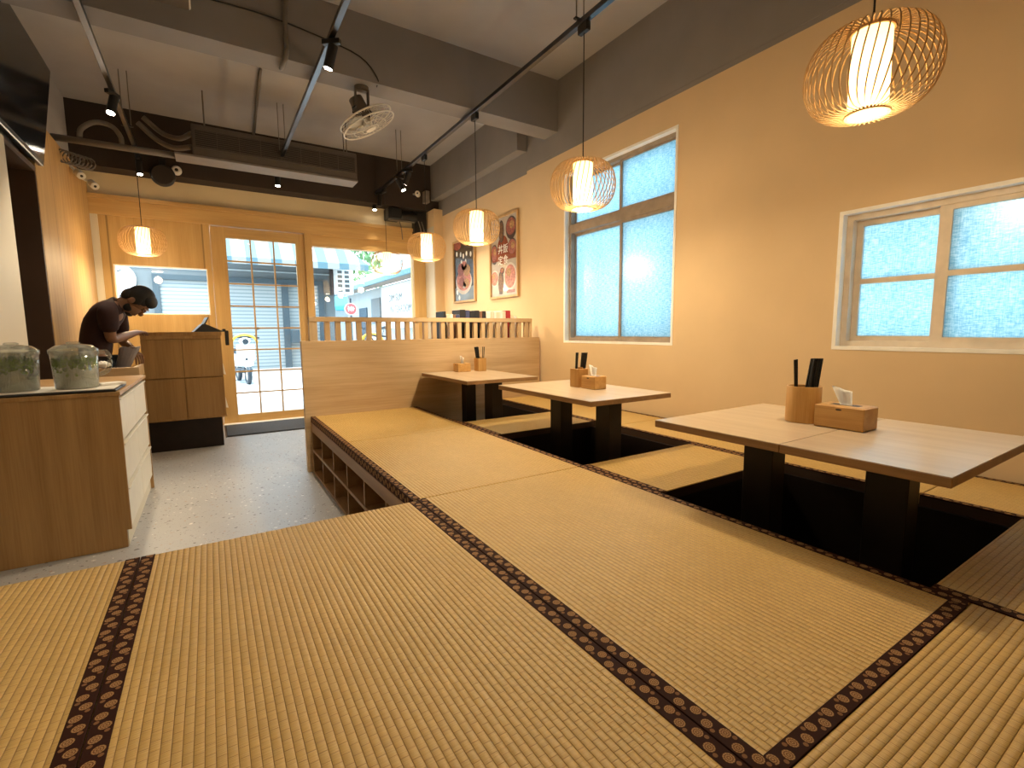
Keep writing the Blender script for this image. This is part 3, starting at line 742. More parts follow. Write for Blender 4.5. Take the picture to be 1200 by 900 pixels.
for (x, y), lb, X in Pl:
    zb = 1.985 if X < 0 else 1.95
    if p0 is None: p0 = o = make_pendant((x, y, zb), ZR, lb)
    else: o = dup(p0, (x, y, zb), 0, lb)
    l = bpy.data.objects.new('bulb', bulb); COL.objects.link(l); l.parent = o; l.location = (0, 0, .085)
    l = bpy.data.objects.new('fill_below_lamp', fill_light); COL.objects.link(l); l.parent = o; l.location = (0, 0, -.11)  # unseen point light added in the air below the lamp, brightens the room
    l = bpy.data.objects.new('down_light', down); COL.objects.link(l); l.parent = o; l.location = (0, 0, -.003)

# ------------------------------------------------------------------ lighting tracks and spots
def track(x, y0, y1, rods, label, loops=()):
    t = thing('lighting_track', label, 'lighting track', (x, y0, ZR), 0, 'ceiling lighting tracks'); o = t.location
    mb = MB(); mb.box(x - .018, x + .018, y0, y1, ZR + .002, ZR + .035, .002); rel(mb, o).build('rail', 'rail_black', t)
    rel(MB().box(x - .02, x + .02, y1, y1 + .03, ZR, ZR + .037, .003), o).build('end_cap', 'black_metal', t)
    for y in rods:
        for dx in (-.03, .03):
            rel(MB().cyl((x + dx, y, ZR + .03), (x + dx, y, ZC), .004, seg=8), o).build('suspension_rod', 'cable_grey', t)
        rel(MB().box(x - .045, x + .045, y - .012, y + .012, ZR + .034, ZR + .044, .001), o).build('hanger_clip', 'black_metal', t)
    return t
track(-.52, .4, 6.78, [1.2, 5.9], 'black lighting track over the drinks cabinet and counter')
track(.80, .3, 6.62, [1.2, 5.87], 'black lighting track over the middle of the room')
track(2.1, .3, 7.0, [1.6, 2.5, 5.88], 'black lighting track carrying the row of pendant lamps')
def spot(x, y, tilt, az, label, energy=45, lens=True, on=True, cone=62):
    t = thing('track_spotlight', label, 'spotlight', (x, y, ZR), az, 'black spotlights on the tracks')
    MB().box(-.017, .017, -.06, .06, -.03, .001, .003).build('track_adapter', 'black_metal', t)
    MB().cyl((0, 0, -.03), (0, 0, -.07), .008, seg=10).build('arm', 'black_metal', t)
    M = Matrix.Translation((0, 0, -.075)) @ Matrix.Rotation(tilt, 4, 'X')
    mb = MB(); mb.cyl((0, 0, .04), (0, 0, -.105), .031, seg=24); bmesh.ops.transform(mb.bm, matrix=M, verts=mb.bm.verts)
    h = mb.build('lamp_head', 'black_metal', t); smooth_by_angle(h)
    mb = MB(); mb.cyl((0, 0, -.1045), (0, 0, -.107), .026, seg=24); bmesh.ops.transform(mb.bm, matrix=M, verts=mb.bm.verts)
    mb.build('lens', 'spot_lens' if on else 'black_plastic', h)
    if on:
        sp = lamp_data('spot_beam', 'SPOT', energy, (1, .83, .60), spot_size=math.radians(cone), spot_blend=.7, shadow_soft_size=.026)
        l = bpy.data.objects.new('spot_beam', sp); COL.objects.link(l); l.parent = t
        l.matrix_parent_inverse = Matrix.Identity(4); l.matrix_basis = M @ Matrix.Translation((0, 0, -.112))
    return t
spot(-.52, 5.05, .35, 2.6, 'black spotlight shining on the middle of the track over the cabinet', 70)
spot(-.52, 6.72, .1, PI, 'black spotlight at the shopfront end of the track over the counter', 30)
spot(.80, 3.45, .30, .9, 'long black spotlight hanging from the middle track near the beam', 80)
spot(.80, 6.42, .1, PI, 'black spotlight at the shopfront end of the middle track', 30)
spot(2.1, 5.90, .5, -2.2, 'bright round spotlight on the pendant track facing the room', 80)
spot(2.1, 5.60, .45, .8, 'unlit black spotlight tilted on the pendant track', on=False)
spot(2.1, 6.96, .1, PI, 'black spotlight at the very end of the pendant track by the shopfront', 30)
spot(2.1, 6.70, .1, .5, 'unlit black spotlight second from the end of the pendant track', on=False)

spot(-.52, 1.5, .12, PI, 'added unseen black spotlight on the cabinet track above the near tatami mats', 16, cone=110)  # from here on: unseen spotlights added to brighten the near mats and wall
spot(.80, 1.7, .1, PI, 'added unseen black spotlight on the middle track above the near tatami mats', 16, cone=110)
spot(2.1, 1.75, .25, PI / 2, 'added unseen black spotlight on the pendant track above the longest table', 18, cone=100)
spot(.80, .55, .95, PI / 2, 'added unseen black spotlight on the middle track washing the tan wall by the wide window', 24, cone=100)  # wall washers, likewise added out of view as fill
spot(.80, 2.55, .95, PI / 2, 'added unseen black spotlight on the middle track washing the tan wall between the windows', 20, cone=100)
# ------------------------------------------------------------------ ceiling fan, AC, pipes, cameras
def fan():
    t = thing('orbit_fan', 'white caged orbit fan hanging from the cross beam', 'fan', (1.16, 4.07, 3.12))
    MB().lathe([(.0, 0), (.055, 0), (.055, -.012), (.045, -.02), (0, -.02)], 24).build('ceiling_plate', 'ac_grey', t)
    mb = MB()
    for s in (-1, 1): mb.box(s * .05 - .006, s * .05 + .006, -.02, .02, -.16, -.015, .002)
    mb.box(-.056, .056, -.02, .02, -.03, -.018, .002); mb.build('yoke', 'ac_grey', t)
    # disc orientation from the view: normal tilted towards the camera and down to one side
    C = Vector((1.21, 4.12, 2.885)) - Vector(t.location)
    vdir = (CAM - (C + Vector(t.location))).normalized()
    md = (rx * .45 + dn * .89); md = (md - vdir * md.dot(vdir)).normalized(); n = (md * .955 + vdir * .30).normalized()
    Q = n.to_track_quat('Z', 'Y').to_matrix().to_4x4(); Q.translation = C
    def tr(mb): bmesh.ops.transform(mb.bm, matrix=Q, verts=mb.bm.verts); return mb
    tr(MB().cyl((0, 0, -.19), (0, 0, -.03), .055, .065, seg=24)).build('motor', 'ac_grey', t)
    R = .222; mb = MB()
    for (r, z) in ((R, -.02), (R, .03), (.07, .058), (.14, .05), (.12, -.05)):
        mb.tube([(r * math.cos(a * 2 * PI / 40), r * math.sin(a * 2 * PI / 40), z) for a in range(40)], .006 if r == R else .0025, 6, True)
    for k in range(20):
        a = 2 * PI * k / 20; c_, s_ = math.cos(a), math.sin(a)
        mb.tube([(.04 * c_, .04 * s_, .06), (.14 * c_, .14 * s_, .05), (R * c_, R * s_, .03), (R * c_, R * s_, -.02), (.12 * c_, .12 * s_, -.05), (.06 * c_, .06 * s_, -.055)], .0022, 5)
    tr(mb).build('guard', 'fan_white', t)
    tr(MB().cyl((0, 0, .055), (0, 0, .066), .042, seg=24)).build('centre_badge', 'fan_white', t)
    tr(MB().cyl((0, 0, -.02), (0, 0, .03), .035, seg=20)).build('hub', 'fan_white', t)
    for k in range(3):
        bm = bmesh.new(); a0 = 2 * PI * k / 3; g = []
        for i in range(7):
            r = .03 + .165 * i / 6; wdt = (.25 + .5 * math.sin(PI * min(1, (i + 1) / 7))) 
            g.append([bm.verts.new((r * math.cos(a0 + q * wdt), r * math.sin(a0 + q * wdt), .022 * q)) for q in (-.9, -.3, .3, .9)])
        for i in range(6):
            for j in range(3): bm.faces.new((g[i][j], g[i + 1][j], g[i + 1][j + 1], g[i][j + 1]))
        bmesh.ops.solidify(bm, geom=bm.faces[:], thickness=.003)
        mb = MB(); mb.bm.free(); mb.bm = bm; tr(mb).build('blade', 'fan_white', t, smooth=True)
    mb = MB()
    for s in (-1, 1):
        mb.tube([(s * .05, 0, -.15), (s * .075, .01, -.17), (s * .07, .02, -.20), (s * .045, .01, -.205)], .006, 8)
    mb.build('swivel_arm', 'black_metal', t)
fan()
def aircon():
    t = thing('ceiling_air_conditioner', 'grey ceiling air conditioner with a long grille in front of the dark bulkhead', 'air conditioner', (.78, 5.9, 2.86)); o = t.location
    rel(MB().box(-.02, 1.60, 5.92, 6.15, 2.945, 3.25, .01), o).build('housing', 'ac_grey', t)
    rel(MB().box(-.17, 1.60, 5.90, 6.16, 2.925, 2.945, .003), o).build('drain_pan', 'ac_pale', t)
    g = MB(); frame_r = lambda mb, x0, x1, z0, z1, y: (mb.box(x0, x1, y, y + .012, z0, z0 + .012), mb.box(x0, x1, y, y + .012, z1 - .012, z1), mb.box(x0, x0 + .012, y, y + .012, z0, z1), mb.box(x1 - .012, x1, y, y + .012, z0, z1))
    frame_r(g, 0, 1.585, 3.02, 3.21, 5.908); rel(g, o).build('grille_frame', 'ac_grey', t)
    rel(MB().box(.012, 1.573, 5.916, 5.922, 3.03, 3.20), o).build('filter', 'ac_dark', t)
    mb = MB()
    for i in range(9): mb.box(.012, 1.573, 5.910, 5.918, 3.04 + i * .0185, 3.044 + i * .0185)
    for i in range(1, 8): mb.box(i * .198 - .002, i * .198 + .002, 5.908, 5.916, 3.03, 3.20)
    rel(mb, o).build('grille', 'ac_grey', t)
    for x in (.1, 1.5):
        for y in (5.97, 6.10): rel(MB().cyl((x, y, 3.25), (x, y, ZC), .006, seg=8), o).build('hanger_rod', 'cable_grey', t)
aircon()
def pipe(name, label, pts, r, mat='cable_grey', cat='pipe', seg=10, smooth=True):
    base = Vector(pts[0]); o = MB().tube([Vector(p) - base for p in pts], r, seg).build(name, mat, None, smooth); o.location = base
    tag(o, label, cat); return o
def arc(pts, n=24):
    P = [Vector(p) for p in pts]; out = []
    ext = [P[0] * 2 - P[1]] + P + [P[-1] * 2 - P[-2]]
    for i in range(1, len(ext) - 2):
        a, b_, c_, d_ = ext[i - 1:i + 3]
        for k in range(n // (len(P) - 1)):
            t_ = k / (n // (len(P) - 1))
            out.append(.5 * ((2 * b_) + (c_ - a) * t_ + (2 * a - 5 * b_ + 4 * c_ - d_) * t_ ** 2 + (3 * b_ - a - 3 * c_ + d_) * t_ ** 3))
    return out + [P[-1]]
pipe('drain_pipe', 'long grey horizontal pipe running from the wall to the air conditioner', [(-1.10, 6.10, 2.965), (-.02, 6.10, 2.965)], .03)
pipe('flexible_hose', 'grey hose arching up beside the first lighting track', arc([(-.90, 6.10, 3.0), (-.88, 6.10, 3.08), (-.78, 6.11, 3.16), (-.66, 6.11, 3.15), (-.60, 6.10, 3.07), (-.59, 6.10, 3.0)]), .022)
pipe('refrigerant_hose', 'grey hose sagging into the end of the air conditioner', arc([(-.48, 6.45, 3.34), (-.33, 6.45, 3.20), (-.18, 6.30, 3.10), (-.02, 6.08, 3.07)]), .026)
pipe('refrigerant_hose', 'second grey hose sagging just above the other one', arc([(-.44, 6.56, 3.44), (-.28, 6.56, 3.31), (-.13, 6.35, 3.22), (-.02, 6.08, 3.20)]), .026)
pipe('conduit_pipe', 'grey conduit running down the face of the cross beam', arc([(.62, 3.93, 3.60), (.60, 3.93, 3.35), (.60, 3.93, 3.16), (.58, 3.97, 3.10), (.575, 4.06, 3.10)]), .016)
pipe('ceiling_conduit', 'straight grey conduit on the ceiling beyond the cross beam', [(.56, 5.2, 3.585), (.62, 6.86, 3.585)], .016)
pipe('fan_cable', 'thin dark cable curving along the beam to the fan', arc([(.05, 3.94, 3.36), (.45, 3.94, 3.37), (.80, 3.94, 3.34), (1.12, 3.94, 3.28), (1.25, 3.94, 3.16), (1.26, 3.99, 3.112)]), .005, 'black_plastic', 'cable')
pts = []
for i in range(90):
    a = i * .55; pts.append((-1.02 + .055 * math.cos(a) + .0020 * i, 5.95 + .002 * i, 2.77 + .055 * math.sin(a)))
pipe('cable_coil', 'coil of pale cables tucked beside the television', pts, .006, 'cable_grey', 'cable')
b = thing('wall_box', 'white appliance fixed high on the cross beam', 'appliance', (-.18, 3.86, 3.255))
MB().box(-.22, .22, -.09, .085, 0, .28, .012, seg=2).build('housing', 'white_plastic', b)
MB().box(-.21, .21, -.06, .07, -.006, .002, .002).build('outlet_louver', 'cable_grey', b)
def bullet_cam(loc, dirv, label, mount):
    t = thing('security_camera', label, 'camera', loc, 0, 'white security cameras')
    d_ = Vector(dirv).normalized()
    o = MB().cyl(tuple(-d_ * .06), tuple(d_ * .07), .034, seg=20).build('camera_body', 'white_plastic', t); smooth_by_angle(o)
    l = MB().cyl(tuple(d_ * .0695), tuple(d_ * .074), .027, seg=20).build('lens_cover', 'white_plastic', o)
    MB().cyl(tuple(d_ * .074), tuple(d_ * .0765), .012, seg=14).build('lens', 'black_plastic', o)
    MB().cyl(tuple(-d_ * .03), tuple(mount), .013, seg=10).build('bracket', 'white_plastic', t)
bullet_cam((-.96, 6.3, 2.715), (.35, -.85, -.45), 'white security camera nearest the corner on the oak panel', (-.072, .02, .08))
bullet_cam((-.90, 6.55, 2.69), (.35, -.85, -.45), 'lower white security camera beside its twin on the oak panel', (-.13, .03, .08))
bullet_cam((2.62, 6.62, 3.10), (-.4, -.85, -.1), 'white security camera on the dark bulkhead above the shutter motor', (.03, .24, .06))
t = thing('junction_box', 'small beige box beside the camera on the dark bulkhead', 'junction box', (2.82, 6.80, 3.04)); MB().box(-.035, .035, -.05, .06, 0, .17, .006).build('box_body', 'ac_pale', t); MB().box(-.03, .03, -.054, -.049, .008, .162, .003).build('cover', 'ac_pale', t)
t = thing('smoke_sensor', 'small round white sensor under the end of the air conditioner', 'sensor', (-.19, 6.79, 3.02))
M = Matrix.Rotation(PI / 2, 4, 'X')
mb = MB(); mb.lathe([(0, 0), (.05, 0), (.05, .03), (.035, .05), (0, .05)], 24); bmesh.ops.transform(mb.bm, matrix=Matrix.Translation((0, .068, 0)) @ M, verts=mb.bm.verts); mb.build('sensor_body', 'white_plastic', t)
mb = MB(); mb.lathe([(0, .05), (.018, .05), (.014, .056), (0, .056)], 16); bmesh.ops.transform(mb.bm, matrix=Matrix.Translation((0, .068, 0)) @ M, verts=mb.bm.verts); mb.build('sensor_dome', 'black_plastic', t)
t = thing('wall_speaker', 'black round speaker beside the far spotlight over the counter', 'speaker', (-.32, 6.78, 2.93))
mb = MB(); mb.lathe([(0, 0), (.115, 0), (.12, .02), (.115, .06), (.05, .10), (0, .10)], 28); bmesh.ops.transform(mb.bm, matrix=Matrix.Translation((0, -.02, 0)) @ Matrix.Rotation(-PI / 2, 4, 'X'), verts=mb.bm.verts); mb.build('cone_housing', 'black_plastic', t, True)
mb = MB(); mb.lathe([(0, -.002), (.10, -.002), (.10, .002), (0, .002)], 28); bmesh.ops.transform(mb.bm, matrix=Matrix.Translation((0, -.022, 0)) @ Matrix.Rotation(-PI / 2, 4, 'X'), verts=mb.bm.verts); mb.build('speaker_grille', 'ac_dark', t)
MB().box(-.03, .03, .05, .08, .0, .20, .003).build('bracket', 'black_metal', t)
t = thing('shutter_motor', 'black roller shutter motor with dangling cables in the shopfront corner', 'motor', (2.5, 7.0, 2.73)); o = t.location
def smp(n_, mb, mat='black_plastic'): return rel(mb, o).build(n_, mat, t)
smp('gearbox', MB().box(2.27, 2.47, 6.86, 7.09, 2.78, 2.94, .012)); 
a_ = smp('motor_drum', MB().cyl((2.47, 6.98, 2.86), (2.72, 6.98, 2.86), .065, seg=20))
smp('mounting_plate', MB().box(2.70, 2.89, 6.98, 7.10, 2.60, 2.955, .004))
smp('bracket', MB().box(2.28, 2.66, 6.88, 6.90, 2.755, 2.775, .001), 'cable_grey')
for i, x in enumerate((2.44, 2.74, 2.79)): smp('cable', MB().tube(arc([(x, 6.93, 2.80), (x + .03, 6.92, 2.68), (x + .06, 6.96, 2.52)]), .007, 8), 'cable_grey')
# television
t = thing('television', 'black flat television tilted down on the upper wall', 'television', (-1.0, 4.55, 2.80))
ang = math.atan2(.10, .725); M = Matrix.Rotation(ang, 4, 'Y')
def tv(n_, mb, mat): bmesh.ops.transform(mb.bm, matrix=M, verts=mb.bm.verts); return mb.build(n_, mat, t)
L_ = 1.28
bz = tv('bezel', MB().box(-.02, .025, -L_ / 2, L_ / 2, -.365, .365, .006), 'black_plastic')
tv('screen', MB().box(.0245, .0262, -L_ / 2 + .012, L_ / 2 - .012, -.335, .352), 'tv_screen')
tv('logo_strip', MB().box(.0245, .0262, L_ / 2 - .10, L_ / 2 - .06, -.352, -.346), 'cable_grey')
MB().box(-.11, -.03, -.12, .12, -.12, .12, .004).build('wall_bracket', 'black_metal', t)
t.location = (-.972, 4.56, 2.83)

# ------------------------------------------------------------------ drinks cabinet
cb = thing('drinks_cabinet', 'oak drinks cabinet with pale drawers facing the aisle', 'cabinet', (-.73, 3.28, 0)); o = cb.location
def cp(n_, mb, mat, parent=cb): return rel(mb, o).build(n_, mat, parent)
mb = MB(); mb.poly([(-1.025, 3.28, .002), (-.455, 3.28, .002), (-.455, 3.28, .10), (-.432, 3.28, .10), (-.432, 3.28, .845), (-1.025, 3.28, .845)], (0, .018, 0))
cp('end_panel', mb, 'oak_cabinet')
mb = MB(); mb.box(-1.025, -.46, 3.30, 4.47, .002, .845); cp('carcass', mb, 'oak_cabinet')
mb = MB(); mb.box(-1.025, -.432, 4.472, 4.49, .002, .845); cp('end_panel', mb, 'oak_cabinet')
cp('gap_shade', MB().box(-.4605, -.4575, 3.302, 4.468, .097, .843), 'dark_laminate')  # dark sheet: shade between the drawers put in as colour
cp('worktop', MB().box(-1.028, -.425, 3.275, 4.495, .845, .866, .002), 'oak_cabinet')
cp('plinth', MB().box(-.460, -.452, 3.30, 4.472, .002, .095), 'pale_panel')
for j, (ya, yb) in enumerate(((3.302, 3.90), (3.906, 4.468))):
    for (za, zb) in ((.105, .325), (.345, .575), (.595, .825)):
        dwr = cp('drawer', MB().box(-.459, -.436, ya, yb, za, zb, .0015), 'drawer_face')
        dwr_h = MB().box(-.436, -.426, ya, yb, zb - .006, zb + .0, .001); rel(dwr_h, o).build('drawer_lip', 'drawer_face', dwr)
# tray, cloth, pitchers
t = thing('serving_tray', 'black serving tray with pale liner under the two pitchers', 'tray', (-.74, 3.46, .867))
MB().box(-.28, .30, -.175, .20, 0, .012, .005).build('tray_base', 'black_plastic', t)
MB().box(-.25, .285, -.158, .18, .0125, .0155, .001).build('liner', 'napkin', t)
t = thing('folded_napkin', 'folded white napkins lying on the tray beside the second pitcher', 'napkin', (-.505, 3.56, .8835), .5)
for i in range(3): MB().box(-.06 + .004 * i, .06 + .002 * i, -.05, .05 - .003 * i, .0045 * i, .0045 * i + .004, .0015).build('sheet', 'napkin', t)
def pitcher(x, y, label, rz):
    t = thing('water_pitcher', label, 'pitcher', (x, y, .8835), rz, 'lidded pitchers of mint water')
    R0, R1, H = .090, .100, .200
    mb = MB(); mb.lathe([(0, .004), (R0 - .003, .004), (R1 - .003, H), (R1, H), (R0, .003), (R0 - .004, 0), (0, 0)], 40)
    mb.build('jug_body', 'clear_plastic', t, True)
    mb = MB(); f = .80; mb.lathe([(0, .0055), (R0 - .0045, .0055), (R0 + (R1 - R0) * f - .0045, H * f), (0, H * f)], 36); mb.build('mint_water', 'lemonade', t, True)
    rnd = random.Random(int(x * 1000)); mb = MB()
    for i in range(430):
        a = rnd.random() * 2 * PI; z = H * f + .006 - abs(rnd.gauss(0, .03)); rr = (R0 + (R1 - R0) * f - .0005) * (1 if rnd.random() < .75 else rnd.random())
        rr = min(rr, R0 + (R1 - R0) * max(0, min(1, z / H)) - .0035) 
        s = rnd.uniform(.009, .018); M = Matrix.Translation((rr * math.cos(a), rr * math.sin(a), z)) @ Euler((rnd.uniform(-.5, .5), PI / 2 + rnd.uniform(-.15, .15), a), 'XYZ').to_matrix().to_4x4()
        M = Matrix.Translation((rr * math.cos(a), rr * math.sin(a), z)) @ Matrix.Rotation(a, 4, 'Z') @ Matrix.Rotation(PI / 2, 4, 'Y') @ Matrix.Rotation(rnd.uniform(-1.5, 1.5), 4, 'Z')
        mb.sph((0, 0, 0), 1, (s, s * .55, .0015), 8, None) if 0 else bmesh.ops.create_circle(mb.bm, cap_ends=True, segments=7, radius=1, matrix=M @ Matrix.Diagonal((s, s * .6, 1, 1)))
    for i in range(30):
        a = rnd.random() * 2 * PI; rr = rnd.random() * (R1 - .025); M = Matrix.Translation((rr * math.cos(a), rr * math.sin(a), H * f + .003 + rnd.random() * .006)) @ Euler((rnd.uniform(-.3, .3), rnd.uniform(-.3, .3), a)).to_matrix().to_4x4()
        bmesh.ops.create_circle(mb.bm, cap_ends=True, segments=7, radius=1, matrix=M @ Matrix.Diagonal((.018, .011, 1, 1)))
    tag(mb.build('mint_leaves', 'mint_leaf', t), 'green mint leaves floating near the top', kind='stuff')
    mb = MB()
    mb.lathe([(R1 + .004, H - .012), (R1 + .004, H + .008), (R1 - .008, H + .018), (.075, H + .032), (.03, H + .040), (.0, H + .041)], 40); mb.lathe([(0, H + .037), (.07, H + .028), (R1 - .010, H + .014), (R1, H + .005), (R1, H - .012), (R1 + .004, H - .012)], 40)
    mb.build('lid', 'clear_plastic', t, True)
    MB().lathe([(0, H + .041), (.028, H + .0405), (.03, H + .046), (.02, H + .051), (0, H + .051)], 24).build('lid_knob', 'clear_plastic', t, True)
    pts = arc([(R1 - .002, 0, H - .01), (R1 + .032, 0, H - .008), (R1 + .047, 0, H - .04), (R1 + .040, 0, .10), (R1 + .012, 0, .075), (R1 - .006, 0, .07)])
    mb = MB()
    mb.tube(pts, .011, 12); mb.build('handle', 'clear_plastic', t, True)
    return t
pitcher(-.865, 3.455, 'pitcher of mint water next to the cream wall', -.75)
pitcher(-.625, 3.455, 'pitcher of mint water nearer the aisle, beside the napkins', .0)

# prep counter with open bin behind the cabinet
pc = thing('prep_counter', 'low oak prep counter with an open drawer beside the staff member', 'counter', (-.61, 4.9, 0)); o = pc.location
def pp(n_, mb, mat): return rel(mb, o).build(n_, mat, pc)
pp('carcass', MB().box(-.75, -.535, 4.94, 5.44, .002, .80, .002), 'dark_laminate')
pp('front_board', MB().box(-.765, -.50, 4.905, 4.93, .81, .905, .002), 'pale_oak_x')
pp('side_board', MB().box(-.765, -.745, 4.93, 5.45, .81, .905, .002), 'pale_oak_x')
pp('side_board', MB().box(-.54, -.52, 4.93, 5.45, .81, .905, .002), 'pale_oak_x')
pp('tray_floor', MB().box(-.745, -.54, 4.93, 5.45, .802, .815), 'dark_laminate')
t = thing('crumpled_tissue', 'crumpled white tissue on the edge of the prep counter', 'tissue', (-.725, 4.98, .873)); mb = MB(); mb.sph((0, 0, 0), .036, (1.2, .8, .75), 14)
for v in mb.bm.verts: v.co *= 1 + .3 * math.sin(v.co.x * 190) * math.cos(v.co.z * 170 + v.co.y * 120)
mb.build('ball', 'paper', t)
t.location.z = .905 + .0285; t.location.y = 4.918

# service counter
sc_ = thing('service_counter', 'oak panelled service counter on a black plinth', 'counter', (-.22, 5.75, 0)); o = sc_.location
def sp_(n_, mb, mat): return rel(mb, o).build(n_, mat, sc_)
sp_('plinth', MB().box(-.60, .06, 5.80, 6.50, .001, .31, .002), 'dark_laminate')
sp_('body', MB().box(-.555, .095, 5.775, 6.52, .31, 1.15, .002), 'oak_cabinet')
for (x0, x1) in ((-.56, -.237), (-.233, .10)):
    for (z0, z1) in ((.325, .725), (.735, 1.115)): sp_('front_panel', MB().box(x0, x1, 5.757, 5.775, z0, z1, .0025), 'oak_cabinet')
sp_('counter_top', MB().box(-.565, .108, 5.75, 6.53, 1.15, 1.187, .003), 'oak_cabinet')
sp_('top_rail', MB().box(-.56, .10, 5.752, 5.775, 1.118, 1.15, .002), 'oak_cabinet')
sp_('base_rail', MB().box(-.565, .105, 5.752, 5.775, .31, .326, .001), 'oak_cabinet')
t = thing('order_tablet', 'black tablet terminal on a sloping stand on the service counter', 'tablet', (-.015, 5.95, 1.188), .15)
MB().poly([(-.13, -.09, 0), (.14, -.09, 0), (.10, -.09, .02), (-.03, -.09, .085), (-.055, -.09, .075)], (0, .18, 0)).build('stand', 'black_plastic', t)
M = Matrix.Translation((-.035, 0, .075)) @ Matrix.Rotation(.5, 4, 'Y')
mb = MB(); mb.box(-.005, .005, -.10, .10, 0, .085, .003); bmesh.ops.transform(mb.bm, matrix=M, verts=mb.bm.verts); bd = mb.build('tablet_body', 'black_plastic', t)
mb = MB(); mb.box(.0052, .0062, -.092, .092, .006, .08); bmesh.ops.transform(mb.bm, matrix=M, verts=mb.bm.verts); mb.build('screen', 'tv_screen', bd)
MB().box(.135, .165, -.03, .03, 0, .03, .003).build('card_reader', 'black_plastic', t)
for z, lb in ((.75, 'small pale card hanging on the side of the counter at mid height'), (.40, 'small pale card hanging on the side of the counter near its base')):
    t = thing('menu_card', lb, 'card', (.1005, 5.79, z)); MB().poly([(0, 0, 0), (.022, 0, -.005), (.0015, 0, .11), (0, 0, .11)], (0, .06, 0)).build('sheet', 'paper', t)
t = thing('door_mat', 'dark grey entrance mat in front of the gridded door', 'mat', (.53, 6.61, 0)); MB().box(-.43, .62, -.38, .36, .0005, .014, .004).build('mat_pile', 'door_mat', t); MB().box(-.445, .635, -.395, .375, .0002, .006, .002).build('rubber_edge', 'black_plastic', t)

# ------------------------------------------------------------------ posters
def poster(name, y0, y1, z0, z1, label):
    t = thing('framed_poster', label, 'poster', (XW, (y0 + y1) / 2, (z0 + z1) / 2)); hy, hz = (y1 - y0) / 2, (z1 - z0) / 2
    mb = MB(); frame_rect(mb, -hy, hy, -hz, hz, -.03, -.001, .026); mb.build('frame', 'frame_wood', t)
    return t, hy, hz
plain('poster_white', (.42, .37, .32), .25, coat=.6); plain('poster_dark', (.05, .045, .045), .25, coat=.6); plain('poster_red', (.22, .05, .025), .25, coat=.6)
plain('food_brown', (.16, .075, .03), .4, var=.6, vs=45); plain('food_red', (.26, .07, .045), .4, var=.5, vs=50); plain('food_gold', (.36, .20, .07), .4, var=.5, vs=50)
plain('bowl_dark', (.05, .03, .025), .3); plain('bowl_white', (.5, .46, .41), .3); plain('letter_white', (.82, .8, .76), .4); plain('food_pink', (.42, .15, .11), .4, var=.5, vs=40)
plain('poster_slate', (.12, .14, .15), .25, coat=.6); plain('letter_dark', (.1, .12, .13), .5)
def pdisc(t, nm, y, z, ry, rz, mat, x, rot=0, n=28):
    mb = MB(); pts = []
    for k in range(n):
        a = 2 * PI * k / n; u, v = ry * math.cos(a), rz * math.sin(a)
        pts.append((x, y + u * math.cos(rot) - v * math.sin(rot), z + u * math.sin(rot) + v * math.cos(rot)))
    mb.poly(pts, (.0006, 0, 0)); return mb.build(nm, mat, t)
def text_obj(nm, body, size, mat, M, parent, extr=.0004):
    cu = bpy.data.curves.new(nm, 'FONT'); cu.body = body; cu.size = size; cu.align_x = 'CENTER'; cu.align_y = 'CENTER'; cu.extrude = extr
    tmp = bpy.data.objects.new(nm, cu); COL.objects.link(tmp)
    dg = bpy.context.evaluated_depsgraph_get(); dg.update()
    me = bpy.data.meshes.new_from_object(tmp.evaluated_get(dg)); bpy.data.objects.remove(tmp)
    me.materials.clear(); me.materials.append(MAT[mat]); me.transform(M)
    o = bpy.data.objects.new(nm, me); COL.objects.link(o)
    if parent: o.parent = parent
    return o
# text lying on the right wall, readable from -X: local x -> -Y, local y -> +Z, normal -> -X
def wallM(x, y, z): 
    Mx = Matrix(((0, 0, -1, x), (-1, 0, 0, y), (0, 1, 0, z), (0, 0, 0, 1))); return Mx
t, hy, hz = poster('p', 4.655, 5.304, 1.567, 2.536, 'framed menu poster of rice bowls nearer the tall window')
MB().box(-.012, -.002, -hy + .02, hy - .02, -hz + .02, hz - .02).build('sheet', 'poster_white', t)
S_ = 1
def dish(y, z, ry, rz, kind, x=-.0135, rot=0):
    # fish board = dark pointed oval, bowl = dark rim, plate = white rim
    if kind == 'fish':
        pdisc(t, 'dish_picture', y, z, ry, rz, 'bowl_dark', x, rot); pdisc(t, 'dish_picture', y, z, ry * .75, rz * .82, 'food_brown', x - .0008, rot)
    elif kind == 'bowl':
        pdisc(t, 'dish_picture', y, z, ry, rz, 'bowl_dark', x, rot); pdisc(t, 'dish_picture', y + ry * .05, z + rz * .12, ry * .85, rz * .75, 'food_red', x - .0008, rot); pdisc(t, 'dish_picture', y - ry * .15, z + rz * .25, ry * .4, rz * .35, 'food_gold', x - .0016)
    else:
        pdisc(t, 'dish_picture', y, z, ry, rz, 'bowl_white', x, rot); pdisc(t, 'dish_picture', y, z, ry * .86, rz * .84, 'food_pink', x - .0008, rot); pdisc(t, 'dish_picture', y + ry * .2, z + rz * .3, ry * .35, rz * .3, 'food_gold', x - .0016)
dish(.05, .30, .06, .13, 'fish'); dish(-.17, .31, .12, .13, 'bowl'); dish(-.19, .08, .10, .11, 'bowl'); dish(.22, .05, .08, .12, 'bowl')
pdisc(t, 'banner_picture', .02, .08, .13, .17, 'poster_red', -.0132)
MB().box(-.0136, -.0126, -.27, .27, -.06, .06).build('banner_picture', 'poster_red', t).location = (0, 0, .02)
text_obj('lettering', '丼飯', .115, 'letter_white', wallM(-.0146, .015, .085), t)
text_obj('lettering', '定食', .115, 'letter_white', wallM(-.0146, .015, -.045), t)
